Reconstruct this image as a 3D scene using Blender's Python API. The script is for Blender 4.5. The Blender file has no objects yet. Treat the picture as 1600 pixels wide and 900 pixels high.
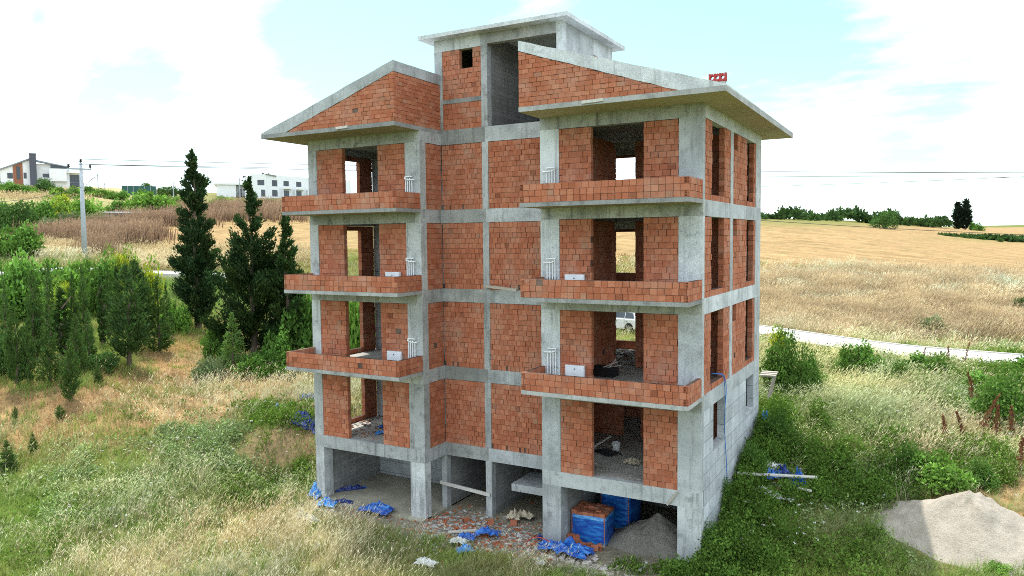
import bpy, bmesh, math, random
import numpy as np
from mathutils import Vector, Matrix
R = math.radians
rng = np.random.default_rng(7)
random.seed(7)
sc = bpy.context.scene
col = sc.collection

# ---------------------------------------------------------------- camera
CX, CY, CZ = 5.9965, -22.5062, 7.8378
YAW, PITCH, ROLL, FPX = 0.5092, -0.064, -0.010, 1172.97
def cam_axes():
    cy, sy = math.cos(YAW), math.sin(YAW)
    fwd = np.array([-sy, cy, 0.]); right = np.array([cy, sy, 0.]); up = np.array([0, 0, 1.])
    cp, sp = math.cos(PITCH), math.sin(PITCH)
    f2 = fwd*cp + up*sp; u2 = -fwd*sp + up*cp
    cr, sr = math.cos(ROLL), math.sin(ROLL)
    return right*cr + u2*sr, -right*sr + u2*cr, f2
AR, AU, AF = cam_axes()
CAM = np.array([CX, CY, CZ])
def ray(px, py):
    return AF + AR*(px-800)/FPX + AU*(450-py)/FPX
def at_d(px, py, d):            # point at a given depth
    return CAM + ray(px, py)*d
def on(px, py, ax, v):          # point on an axis plane
    r = ray(px, py); return CAM + r*((v-CAM[ax])/r[ax])
def project(P):
    Q = np.asarray(P, float) - CAM
    d = Q @ AF
    d = np.where(np.abs(d) < 1e-6, 1e-6, d)
    return 800 + FPX*(Q @ AR)/d, 450 - FPX*(Q @ AU)/d, d
cd = bpy.data.cameras.new('camera'); cam = bpy.data.objects.new('camera', cd); col.objects.link(cam)
cd.sensor_width = 36; cd.lens = FPX/1600*36; cd.clip_end = 6000; cd.clip_start = .1
m = Matrix.Identity(4)
for i in range(3):
    m[i][0], m[i][1], m[i][2], m[i][3] = AR[i], AU[i], -AF[i], CAM[i]
cam.matrix_world = m
sc.camera = cam

# ---------------------------------------------------------------- node helpers
def newmat(name):
    mt = bpy.data.materials.new(name); mt.use_nodes = True
    nt = mt.node_tree
    for n in list(nt.nodes): nt.nodes.remove(n)
    return mt, nt
def N(nt, typ, **kw):
    n = nt.nodes.new(typ)
    for k, v in kw.items():
        if k in n.inputs.keys(): n.inputs[k].default_value = v
        else: setattr(n, k, v)
    return n
def L(nt, a, ao, b, bi): nt.links.new(a.outputs[ao], b.inputs[bi])
def noise(nt, vec, scale, detail=4, rough=.55, dim='3D'):
    n = N(nt, 'ShaderNodeTexNoise'); n.inputs['Scale'].default_value = scale
    n.inputs['Detail'].default_value = detail; n.inputs['Roughness'].default_value = rough
    if vec is not None: nt.links.new(vec, n.inputs['Vector'])
    return n.outputs['Fac']
def ramp(nt, fac, stops):
    n = N(nt, 'ShaderNodeValToRGB'); cr = n.color_ramp
    while len(cr.elements) < len(stops): cr.elements.new(.5)
    for e, (p, c) in zip(cr.elements, stops):
        e.position = p; e.color = (c[0], c[1], c[2], 1) if hasattr(c, '__len__') else (c, c, c, 1)
    nt.links.new(fac, n.inputs['Fac']); return n.outputs['Color']
def mixc(nt, a, b, fac, mode='MIX'):
    n = N(nt, 'ShaderNodeMix'); n.data_type = 'RGBA'; n.blend_type = mode; n.clamp_result = False
    for sock, v in ((n.inputs[0], fac), (n.inputs[6], a), (n.inputs[7], b)):
        if isinstance(v, (int, float)): sock.default_value = v
        elif isinstance(v, tuple): sock.default_value = (v[0], v[1], v[2], 1)
        else: nt.links.new(v, sock)
    return n.outputs[2]
def math_n(nt, op, a, b=None, clamp=False):
    n = N(nt, 'ShaderNodeMath'); n.operation = op; n.use_clamp = clamp
    for s, v in ((n.inputs[0], a), (n.inputs[1], b)):
        if v is None: continue
        if isinstance(v, (int, float)): s.default_value = v
        else: nt.links.new(v, s)
    return n.outputs[0]
def mapping(nt, vec, scale=(1, 1, 1), loc=(0, 0, 0), rot=(0, 0, 0)):
    n = N(nt, 'ShaderNodeMapping'); nt.links.new(vec, n.inputs['Vector'])
    n.inputs['Scale'].default_value = scale; n.inputs['Location'].default_value = loc; n.inputs['Rotation'].default_value = rot
    return n.outputs['Vector']
def finish(nt, colr, rough=.85, spec=.25, bump=None, bstr=.3, bdist=.02, metal=0.0):
    p = N(nt, 'ShaderNodeBsdfPrincipled'); o = N(nt, 'ShaderNodeOutputMaterial')
    if isinstance(colr, tuple): p.inputs['Base Color'].default_value = (*colr, 1)
    else: nt.links.new(colr, p.inputs['Base Color'])
    if isinstance(rough, (int, float)): p.inputs['Roughness'].default_value = rough
    else: nt.links.new(rough, p.inputs['Roughness'])
    p.inputs['Specular IOR Level'].default_value = spec; p.inputs['Metallic'].default_value = metal
    if bump is not None:
        b = N(nt, 'ShaderNodeBump'); b.inputs['Strength'].default_value = bstr; b.inputs['Distance'].default_value = bdist
        nt.links.new(bump, b.inputs['Height']); nt.links.new(b.outputs['Normal'], p.inputs['Normal'])
    nt.links.new(p.outputs[0], o.inputs['Surface'])
    return p
def objco(nt): return N(nt, 'ShaderNodeTexCoord').outputs['Object']
def orand(nt): return N(nt, 'ShaderNodeObjectInfo').outputs['Random']
def attr(nt, name='col'):
    n = N(nt, 'ShaderNodeAttribute'); n.attribute_name = name; return n.outputs['Color']

def concrete(name, base=(.40, .405, .40), boards=None, flatb=False, pits=.55, stain=.5, dark=(.17, .175, .17), warm=None, streak=1.0):
    mt, nt = newmat(name); v = objco(nt); r = orand(nt)
    off = N(nt, 'ShaderNodeVectorMath'); off.operation = 'ADD'
    cmb = N(nt, 'ShaderNodeCombineXYZ'); sx = math_n(nt, 'MULTIPLY', r, 37.0)
    for i in range(3): nt.links.new(sx, cmb.inputs[i])
    nt.links.new(v, off.inputs[0]); nt.links.new(cmb.outputs[0], off.inputs[1]); vo = off.outputs[0]
    tone = math_n(nt, 'ADD', math_n(nt, 'MULTIPLY', r, .42), .78)
    big = noise(nt, vo, .9, 5, .6)
    c = mixc(nt, tuple(b*.72 for b in base), tuple(min(1, b*1.22) for b in base), ramp(nt, big, [(.3, 0), (.7, 1)]))
    st = noise(nt, mapping(nt, vo, (5, 5, .35)), 1.0, 5, .65)
    c = mixc(nt, c, dark, math_n(nt, 'MULTIPLY', ramp(nt, st, [(.52, 0), (.72, 1)]), stain*streak*1.1))
    pt = noise(nt, vo, 2.6, 6, .7)
    c = mixc(nt, c, dark, math_n(nt, 'MULTIPLY', ramp(nt, pt, [(.54, 0), (.66, 1)]), stain*.8))
    c = mixc(nt, c, (.55, .56, .55), math_n(nt, 'MULTIPLY', ramp(nt, pt, [(.30, 1), (.42, 0)]), .35))
    fine = noise(nt, vo, 38, 3, .6)
    c = mixc(nt, c, ramp(nt, fine, [(.3, .66), (.7, 1.2)]), 1.0, 'MULTIPLY')
    vor = N(nt, 'ShaderNodeTexVoronoi'); vor.inputs['Scale'].default_value = 5.5; nt.links.new(vo, vor.inputs['Vector'])
    c = mixc(nt, c, (.10, .10, .10), math_n(nt, 'MULTIPLY', ramp(nt, vor.outputs['Distance'], [(.07, 1), (.12, 0)]), pits))
    if boards:
        bw, bh, js = boards
        sep = N(nt, 'ShaderNodeSeparateXYZ'); nt.links.new(v, sep.inputs[0])
        u = math_n(nt, 'ADD', sep.outputs[0], sep.outputs[1])
        cb = N(nt, 'ShaderNodeCombineXYZ'); nt.links.new(sep.outputs[0] if flatb else u, cb.inputs[0]); nt.links.new(sep.outputs[1] if flatb else sep.outputs[2], cb.inputs[1])
        br = N(nt, 'ShaderNodeTexBrick'); nt.links.new(cb.outputs[0], br.inputs['Vector'])
        br.inputs['Scale'].default_value = 1; br.inputs['Brick Width'].default_value = bw; br.inputs['Row Height'].default_value = bh
        br.inputs['Mortar Size'].default_value = .009; br.inputs['Mortar Smooth'].default_value = .3
        br.inputs['Color1'].default_value = (.86, .86, .86, 1); br.inputs['Color2'].default_value = (1.08, 1.08, 1.08, 1)
        br.inputs['Mortar'].default_value = (1-js, 1-js, 1-js, 1)
        c = mixc(nt, c, br.outputs['Color'], 1.0, 'MULTIPLY')
    if warm: c = mixc(nt, c, warm, math_n(nt, 'ADD', math_n(nt, 'MULTIPLY', noise(nt, vo, .7, 3), .5), .35))
    c = mixc(nt, c, tone, 1.0, 'MULTIPLY')
    finish(nt, c, .9, .2, bump=mixc(nt, fine, pt, .5), bstr=.25, bdist=.015)
    return mt
def vcol_mat(name, rough=.9, spec=.15, nscale=30, lo=.75, hi=1.2, bump=0.0, objtone=0.0):
    mt, nt = newmat(name); v = objco(nt)
    c = attr(nt); f = noise(nt, v, nscale, 3, .6)
    c = mixc(nt, c, ramp(nt, f, [(.3, lo), (.7, hi)]), 1.0, 'MULTIPLY')
    if objtone:
        t = math_n(nt, 'ADD', math_n(nt, 'MULTIPLY', orand(nt), objtone), 1-objtone/2)
        c = mixc(nt, c, t, 1.0, 'MULTIPLY')
    finish(nt, c, rough, spec, bump=f if bump else None, bstr=bump)
    return mt
def simple(name, c, rough=.6, spec=.4, nscale=8, lo=.85, hi=1.1, metal=0.0, bump=0.0):
    mt, nt = newmat(name); v = objco(nt); f = noise(nt, v, nscale, 4, .6)
    cc = mixc(nt, c, ramp(nt, f, [(.3, lo), (.7, hi)]), 1.0, 'MULTIPLY')
    finish(nt, cc, rough, spec, metal=metal, bump=f if bump else None, bstr=bump)
    return mt
def leaf_mat(name, transl=.3, objvar=.35, tint=(1.15, 1.25, .7)):
    mt, nt = newmat(name)
    c = attr(nt)
    r = orand(nt)
    t = math_n(nt, 'ADD', math_n(nt, 'MULTIPLY', r, objvar), 1-objvar/2)
    c = mixc(nt, c, t, 1.0, 'MULTIPLY')
    d = N(nt, 'ShaderNodeBsdfDiffuse'); tr = N(nt, 'ShaderNodeBsdfTranslucent'); mx = N(nt, 'ShaderNodeMixShader')
    o = N(nt, 'ShaderNodeOutputMaterial')
    nt.links.new(c, d.inputs['Color']); nt.links.new(mixc(nt, c, tint, 1.0, 'MULTIPLY'), tr.inputs['Color'])
    mx.inputs[0].default_value = transl
    nt.links.new(d.outputs[0], mx.inputs[1]); nt.links.new(tr.outputs[0], mx.inputs[2]); nt.links.new(mx.outputs[0], o.inputs['Surface'])
    return mt

M = {}
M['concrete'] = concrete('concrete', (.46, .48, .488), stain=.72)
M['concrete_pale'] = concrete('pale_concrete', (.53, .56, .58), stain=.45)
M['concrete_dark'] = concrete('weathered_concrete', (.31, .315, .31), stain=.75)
M['concrete_wall'] = concrete('formwork_concrete', (.56, .60, .63), boards=(2.0, .5, .72), stain=.35, pits=.85)
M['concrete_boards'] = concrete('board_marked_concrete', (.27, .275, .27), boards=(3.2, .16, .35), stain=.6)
M['soffit'] = concrete('bounce_tinted_formwork_concrete', (.43, .395, .29), boards=(2.4, .21, .55), flatb=True, stain=.5, warm=(.42, .365, .235), dark=(.15, .13, .08))  # ochre tint paints in light bounced off the ground, over formwork joints and stains
M['eave_edge'] = concrete('eave_edge_concrete', (.37, .375, .37), stain=.6)
M['concrete_stained'] = concrete('stained_concrete', (.40, .415, .40), stain=1.0)
def brick_mat():
    mt, nt = newmat('fired_clay_brick'); v = objco(nt); c = attr(nt)
    f = noise(nt, v, 22, 3, .6); big = noise(nt, v, 1.1, 5, .65); sm = noise(nt, mapping(nt, v, (7, 7, 3)), 1.0, 5, .7); rib = noise(nt, mapping(nt, v, (2, 2, 90)), 1.0, 2, .5)
    c = mixc(nt, c, ramp(nt, f, [(.3, .80), (.7, 1.16)]), 1.0, 'MULTIPLY')
    c = mixc(nt, c, ramp(nt, rib, [(.35, .90), (.65, 1.06)]), 1.0, 'MULTIPLY')
    c = mixc(nt, c, (.46, .33, .26), math_n(nt, 'MULTIPLY', ramp(nt, big, [(.48, 0), (.72, 1)]), .38))
    c = mixc(nt, c, (.44, .38, .33), math_n(nt, 'MULTIPLY', ramp(nt, sm, [(.62, 0), (.74, 1)]), .55))
    c = mixc(nt, c, (.16, .07, .045), math_n(nt, 'MULTIPLY', ramp(nt, sm, [(.24, 1), (.36, 0)]), .45))
    finish(nt, c, .93, .1, bump=mixc(nt, f, rib, .4), bstr=.3, bdist=.01); return mt
M['brick'] = brick_mat()
M['floor'] = concrete('dusty_screed', (.36, .34, .31), stain=.5)
M['garage_floor'] = concrete('clay_stained_screed', (.40, .37, .29), stain=.35)
M['white_plastic'] = simple('white_plastic', (.78, .79, .80), .4, .5)
M['white_paint'] = simple('white_painted_steel', (.72, .75, .79), .35, .5, 2)
M['black'] = simple('black_rubber', (.015, .015, .016), .6, .4)
M['wood'] = simple('weathered_timber', (.42, .38, .32), .85, .2, 14, .7, 1.2)
M['wood_pale'] = simple('pale_timber', (.56, .54, .50), .85, .2, 14, .75, 1.15)
M['glass'] = simple('dark_window_glass', (.03, .045, .06), .08, .6)
M['frame_dark'] = simple('dark_window_frame', (.05, .052, .06), .5, .4)
M['render_white'] = simple('white_render', (.78, .80, .83), .85, .2, 1.5, .92, 1.05)
M['slate'] = simple('dark_slate_cladding', (.085, .09, .12), .7, .3, 6)
M['roof_grey'] = simple('grey_roof_sheet', (.22, .24, .28), .6, .4, 4)
M['brown_clad'] = simple('brown_cladding', (.30, .13, .08), .8, .2, 6)
M['pole'] = simple('pole_concrete', (.38, .42, .46), .85, .2, 5)
M['metal'] = simple('galvanised_steel', (.35, .37, .40), .45, .5, 6, metal=.6)
M['cable'] = simple('cable', (.03, .03, .035), .6, .3)
M['blue_hose'] = simple('blue_pipe', (.02, .16, .50), .45, .5)
M['red_hose'] = simple('red_pipe', (.45, .06, .05), .45, .5)
M['car_white'] = simple('white_car_paint', (.75, .76, .77), .2, .6)
M['rubber'] = simple('tyre_rubber', (.02, .02, .02), .8, .3)
M['rim'] = simple('alloy_rim', (.55, .56, .58), .3, .6, metal=.7)
M['lamp_red'] = simple('red_lamp_lens', (.35, .02, .02), .2, .5)
M['lamp_clear'] = simple('clear_lamp_lens', (.6, .62, .65), .1, .6)
M['vcol'] = vcol_mat('mixed_rubble', .95, .1, 25, .7, 1.2, bump=.3)
M['leaf'] = leaf_mat('foliage')
M['needle'] = leaf_mat('cypress_foliage', .25, .3)
M['grass'] = leaf_mat('grass_blades', .35, 0, (1.05, 1.04, .9))
M['bark'] = simple('bark', (.13, .10, .075), .95, .1, 20, .6, 1.3)
def film(name, c, c2):
    mt, nt = newmat(name); v = objco(nt); f = noise(nt, mapping(nt, v, (1.5, 1.5, 5)), 1.6, 5, .6)
    cc = mixc(nt, c, c2, ramp(nt, f, [(.45, 0), (.75, 1)]))
    finish(nt, cc, .28, .5, bump=noise(nt, mapping(nt, v, (3, 3, 9)), 2.5, 4), bstr=.5, bdist=.03)
    return mt
M['film'] = film('blue_plastic_film', (.012, .07, .36), (.04, .30, .75))
M['film_light'] = film('light_blue_plastic_film', (.03, .25, .68), (.40, .62, .80))
M['film_dark'] = film('dark_blue_plastic_film', (.010, .025, .16), (.03, .08, .36))
M['sack'] = film('white_plastic_sheet', (.62, .63, .62), (.75, .76, .78))
M['paper_sack'] = film('cement_sack_paper', (.45, .38, .27), (.55, .49, .38))

# ---------------------------------------------------------------- mesh helpers
class MB:
    def __init__(s): s.v = []; s.f = []; s.c = []; s.m = []
    def face(s, pts, c=(.5, .5, .5), mi=0):
        i = len(s.v); s.v += [tuple(p) for p in pts]; s.f.append(tuple(range(i, i+len(pts)))); s.c.append(c); s.m.append(mi)
    def hexa(s, p, c=(.5, .5, .5), mi=0, bottom=None):   # 8 points: bottom 4 ccw, top 4 ccw
        i = len(s.v); s.v += [tuple(q) for q in p]
        for k, f in enumerate(((3, 2, 1, 0), (4, 5, 6, 7), (0, 1, 5, 4), (1, 2, 6, 5), (2, 3, 7, 6), (3, 0, 4, 7))):
            s.f.append(tuple(i+j for j in f)); s.c.append(c); s.m.append(bottom if (bottom is not None and k == 0) else mi)
    def box(s, x0, x1, y0, y1, z0, z1, c=(.5, .5, .5), mi=0, bottom=None):
        s.hexa([(x0, y0, z0), (x1, y0, z0), (x1, y1, z0), (x0, y1, z0), (x0, y0, z1), (x1, y0, z1), (x1, y1, z1), (x0, y1, z1)], c, mi, bottom)
    def prism(s, poly, dirv, c=(.5, .5, .5), mi=0):       # extrude a planar polygon along a vector
        n = len(poly); d = np.array(dirv, float); A = [np.array(p, float) for p in poly]; B = [a+d for a in A]
        i = len(s.v); s.v += [tuple(a) for a in A] + [tuple(b) for b in B]
        s.f.append(tuple(range(i, i+n))[::-1]); s.f.append(tuple(range(i+n, i+2*n)))
        for k in range(n): s.f.append((i+k, i+(k+1) % n, i+n+(k+1) % n, i+n+k))
        s.c += [c]*(n+2); s.m += [mi]*(n+2)
    def tube(s, pts, r, seg=8, c=(.5, .5, .5), mi=0, cap=True):
        pts = [np.array(p, float) for p in pts]; rr = r if hasattr(r, '__len__') else [r]*len(pts)
        i0 = len(s.v); t = None
        for k, p in enumerate(pts):
            d = pts[min(k+1, len(pts)-1)] - pts[max(k-1, 0)]; d = d/(np.linalg.norm(d)+1e-9)
            a = np.array([0, 0, 1.]) if abs(d[2]) < .9 else np.array([1., 0, 0])
            u = np.cross(d, a); u /= np.linalg.norm(u); w = np.cross(d, u)
            for j in range(seg):
                th = 2*math.pi*j/seg; s.v.append(tuple(p + rr[k]*(u*math.cos(th)+w*math.sin(th))))
        for k in range(len(pts)-1):
            for j in range(seg):
                a = i0+k*seg+j; b = i0+k*seg+(j+1) % seg
                s.f.append((a, a+seg, b+seg, b)); s.c.append(c); s.m.append(mi)
        if cap:
            s.f.append(tuple(i0+j for j in range(seg))); s.f.append(tuple(i0+(len(pts)-1)*seg+j for j in range(seg))[::-1])
            s.c += [c, c]; s.m += [mi, mi]
    def build(s, name, mats, parent=None, smooth=False, fixn=True):
        me = bpy.data.meshes.new(name); me.from_pydata(s.v, [], s.f)
        if not isinstance(mats, (list, tuple)): mats = [mats]
        for mt in mats: me.materials.append(mt)
        a = me.attributes.new('col', 'FLOAT_COLOR', 'FACE')
        a.data.foreach_set('color', np.array([(*c, 1) for c in s.c], np.float32).ravel())
        me.polygons.foreach_set('material_index', np.array(s.m, np.int32))
        if fixn:
            bm = bmesh.new(); bm.from_mesh(me); bmesh.ops.recalc_face_normals(bm, faces=bm.faces); bm.to_mesh(me); bm.free()
        if smooth: me.polygons.foreach_set('use_smooth', np.ones(len(me.polygons), bool))
        me.update()
        o = bpy.data.objects.new(name, me); col.objects.link(o)
        if parent: o.parent = parent
        return o
def np_mesh(name, V, counts, loops, C, mat, parent=None):
    me = bpy.data.meshes.new(name); me.vertices.add(len(V)); me.vertices.foreach_set('co', np.asarray(V, np.float32).ravel())
    me.loops.add(len(loops)); me.loops.foreach_set('vertex_index', np.asarray(loops, np.int32))
    me.polygons.add(len(counts)); st = np.concatenate([[0], np.cumsum(counts)[:-1]]).astype(np.int32)
    me.polygons.foreach_set('loop_start', st)
    try: me.polygons.foreach_set('loop_total', np.asarray(counts, np.int32))
    except Exception: pass
    me.materials.append(mat)
    a = me.attributes.new('col', 'FLOAT_COLOR', 'POINT')
    C4 = np.ones((len(V), 4), np.float32); C4[:, :3] = np.clip(C, 0, 1); a.data.foreach_set('color', C4.ravel())
    me.update(calc_edges=True); me.validate()
    o = bpy.data.objects.new(name, me); col.objects.link(o)
    if parent: o.parent = parent
    return o
def tag(o, label=None, cat=None, group=None, kind=None):
    if label:
        o['label'] = label
        n = len(label.split())
        if not 4 <= n <= 16: print('LABEL LENGTH', n, label)
    if cat: o['category'] = cat
    if group: o['group'] = group
    if kind: o['kind'] = kind
    return o
def thing(name, label, cat, loc=(0, 0, 0), rz=0, group=None):
    e = bpy.data.objects.new(name, None); col.objects.link(e); e.empty_display_size = .2
    e.location = loc; e.rotation_euler = (0, 0, rz)
    return tag(e, label, cat, group)
def copy_tree(o, parent=None):
    c = o.copy(); col.objects.link(c)
    if parent is not None: c.parent = parent
    for ch in list(o.children): copy_tree(ch, c)
    return c

# ---------------------------------------------------------------- noise for numpy
_P = np.random.default_rng(3).random((256, 256))
def vnoise(x, y):
    xi = np.floor(x).astype(int); yi = np.floor(y).astype(int); fx = x-xi; fy = y-yi
    fx = fx*fx*(3-2*fx); fy = fy*fy*(3-2*fy)
    g = lambda a, b: _P[a % 256, b % 256]
    return (g(xi, yi)*(1-fx)+g(xi+1, yi)*fx)*(1-fy) + (g(xi, yi+1)*(1-fx)+g(xi+1, yi+1)*fx)*fy
def fbm(x, y, o=3):
    s = 0; a = 1; t = 0
    for i in range(o): s = s + a*vnoise(x*2**i+17*i, y*2**i+31*i); t += a; a *= .5
    return s/t

# ---------------------------------------------------------------- terrain
TP = []
for p in [(-16, -1, -2.65), (-13, -1, -2.65), (-8, -1, -2.65), (-4, -1, -2.6), (-1, -1, -2.5), (-13, -4, -2.7), (-6, -4, -2.7), (0, -4, -2.75),
          (-8, 1, -2.65), (-4, -9, -3.0), (4, -8, -3.1), (-14, -9, -2.9), (6, -20, -4), (-8, -18, -3.6), (16, -8, -2.8),
          (1, 0, -2.15), (.8, 4.5, -1.05), (.8, 9, .05), (4.5, -1, -2.4), (5, 5, -1.35), (9, 3, -1.7), (13, 10, -.5), (5, 12, .05), (2, 17, .55), (9, 18, .5), (18, 18, .5),
          (-17, .5, -2.35), (-17, -1.5, -2.55), (-18.3, 2.2, -.9), (-17.5, 4, -.45), (-17, 8, .1), (-20.5, -1.5, -1.5), (-24, -3, -1.2), (-22, -7, -2.3), (-30, -5, -1.3), (-30, 4, -.2),
          (-8, 12, .4), (-15, 12, .4), (-15, 20, .8), (-2, 22, .8), (-22, 8, .1),
          (10.5, 26.4, 1.05), (-4.3, 31.8, 1.2), (-14.5, 35, 1.5), (20, 23, 1.0)]:
    TP.append(p)
for px, py, d in [(200, 578, 42), (110, 628, 36), (20, 600, 38), (310, 518, 54), (365, 582, 44), (250, 428, 77), (135, 407, 80), (20, 420, 74), (470, 415, 84),
                  (450, 352, 130), (240, 415, 84), (300, 350, 128), (60, 352, 120), (60, 292, 208), (200, 302, 215), (410, 314, 218), (520, 308, 235), (0, 288, 210), (120, 330, 150), (-200, 300, 200), (-200, 420, 75), (-250, 600, 40),
                  (640, 345, 140), (800, 342, 150), (1000, 343, 150),
                  (1190, 505, 64), (1400, 527, 60), (1600, 552, 56), (1300, 455, 75), (1500, 455, 75), (1600, 470, 72), (1190, 420, 90), (1400, 425, 88), (1600, 440, 82),
                  (1190, 347, 150), (1300, 357, 142), (1400, 370, 135), (1500, 388, 124), (1600, 404, 112), (1800, 430, 100),
                  (1190, 343, 215), (1330, 346, 215), (1400, 352, 210), (1505, 358, 240), (1460, 372, 165), (1600, 378, 175), (1600, 362, 300), (1560, 356, 420), (1700, 354, 450), (1300, 345, 300)]:
    TP.append(tuple(at_d(px, py, d)))
for a, r, z in [(math.pi*2*k/10, 1600, 30) for k in range(10)]:
    TP.append((r*math.cos(a), r*math.sin(a), z if math.sin(a) > -.2 else -4))
TP.append(tuple(at_d(100, 330, 700))); TP.append(tuple(at_d(500, 335, 700))); TP.append(tuple(at_d(1400, 357, 800))); TP.append(tuple(at_d(900, 350, 700)))
TP = np.array(TP)
SC = 60.0
def _warp(x, y):     # compress far distances so the spline stays calm
    dx = x-CX; dy = y-CY; r = np.sqrt(dx*dx+dy*dy)+1e-6; k = np.log1p(r/40)*40/r
    return dx*k/SC, dy*k/SC
def _U(r2): return np.where(r2 > 0, r2*np.log(r2+1e-12), 0)
tx, ty = _warp(TP[:, 0], TP[:, 1]); n = len(TP)
K = _U((tx[:, None]-tx)**2+(ty[:, None]-ty)**2) + np.eye(n)*2e-4
A = np.zeros((n+3, n+3)); A[:n, :n] = K; A[:n, n] = 1; A[:n, n+1] = tx; A[:n, n+2] = ty; A[n:, :n] = A[:n, n:].T
W = np.linalg.solve(A, np.concatenate([TP[:, 2], [0, 0, 0]]))
BX0, BX1, BD = -15.86, 0.0, 8.74      # the building's footprint
XR, X3, YS = -10.37, -5.45, 1.39      # right side of left wing, left side of right wing, recess depth
def smooth(a, b, x): t = np.clip((x-a)/(b-a), 0, 1); return t*t*(3-2*t)
def raw_h(x, y):
    sh = x.shape; x = x.ravel(); y = y.ravel(); out = np.zeros(len(x))
    for s in range(0, len(x), 20000):
        a, b = _warp(x[s:s+20000], y[s:s+20000])
        out[s:s+20000] = _U((a[:, None]-tx)**2+(b[:, None]-ty)**2) @ W[:n] + W[n] + W[n+1]*a + W[n+2]*b
    d = np.hypot(x-CX, y-CY)
    out += (fbm(x*.35, y*.35)-.5)*.35*smooth(3, 12, np.hypot(np.maximum(np.maximum(BX0-x, x-BX1), 0), np.maximum(np.maximum(-y, y-BD), 0))+1.5)
    out += (fbm(x*1.3+9, y*1.3)-.5)*.10
    # the cut bank beside the left wing
    out += -0.95*np.exp(-(((x+18.5)/1.1)**2+((y-.3)/1.3)**2)) + .45*np.exp(-(((x+19.6)/1.2)**2+((y-2.2)/1.2)**2))
    return out.reshape(sh)
def axis(lo, hi, step, far, grow=1.14):
    a = list(np.arange(lo, hi+1e-6, step)); s = step
    while a[-1] < far: s *= grow; a.append(a[-1]+s)
    s = step; b = []; x = lo
    while x > -far: s *= grow; x -= s; b.append(x)
    return np.array(sorted(b)+a)
gx = axis(-36, 20, .45, 1700); gy = axis(-14, 40, .45, 1700)
def snap(g, vals):
    for v in vals:
        i = np.argmin(np.abs(g-v)); g[i] = v
    return g
gx = snap(gx, [BX0, -.02, BX0+.28, -.30]); gy = snap(gy, [BD, BD-.3, 0.0])
GX, GY = np.meshgrid(gx, gy, indexing='ij')
GZ = raw_h(GX, GY)
inside = (GX > BX0+.1) & (GX < -.1) & (GY > -.01) & (GY < BD-.1)
GZ[inside] = -2.66
apron = (GX > BX0-.05) & (GX < -.9) & (GY <= .01) & (GY > -5)
wgt = smooth(-5, -1.0, GY)
GZ = np.where(apron, GZ*(1-wgt) + (-2.66)*wgt, GZ)
# flat road bed
RP = [np.array(p) for p in [(40, 15.5), (20, 22.8), (10.5, 26.3), (-4.2, 31.7), (-14.5, 35.2), (-30, 36.6), (-48, 33), (-63, 26.6), (-69, 17), (-73, 4), (-78, -14)]]
def road_dist(x, y):
    best = np.full(np.shape(x), 1e9)
    for a, b in zip(RP[:-1], RP[1:]):
        d = b-a; t = np.clip(((x-a[0])*d[0]+(y-a[1])*d[1])/(d@d), 0, 1)
        best = np.minimum(best, np.hypot(x-a[0]-t*d[0], y-a[1]-t*d[1]))
    return best
def ground(x, y):
    x = np.asarray(x, float); y = np.asarray(y, float)
    i = np.clip(np.searchsorted(gx, x)-1, 0, len(gx)-2); j = np.clip(np.searchsorted(gy, y)-1, 0, len(gy)-2)
    fx = np.clip((x-gx[i])/(gx[i+1]-gx[i]), 0, 1); fy = np.clip((y-gy[j])/(gy[j+1]-gy[j]), 0, 1)
    return (GZ[i, j]*(1-fx)+GZ[i+1, j]*fx)*(1-fy)+(GZ[i, j+1]*(1-fx)+GZ[i+1, j+1]*fx)*fy
def hit(px, py, dmin=10, dmax=900):    # where a line of sight meets the ground
    r = ray(px, py); t = dmin
    while t < dmax:
        p = CAM+r*t
        if p[2] < float(ground(p[0], p[1])):
            lo, hi = t/1.01-.05, t
            for _ in range(20):
                mid = (lo+hi)/2; q = CAM+r*mid
                if q[2] < float(ground(q[0], q[1])): hi = mid
                else: lo = mid
            return CAM+r*hi, hi
        t = t*1.01+.02
    return CAM+r*dmax, dmax

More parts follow.
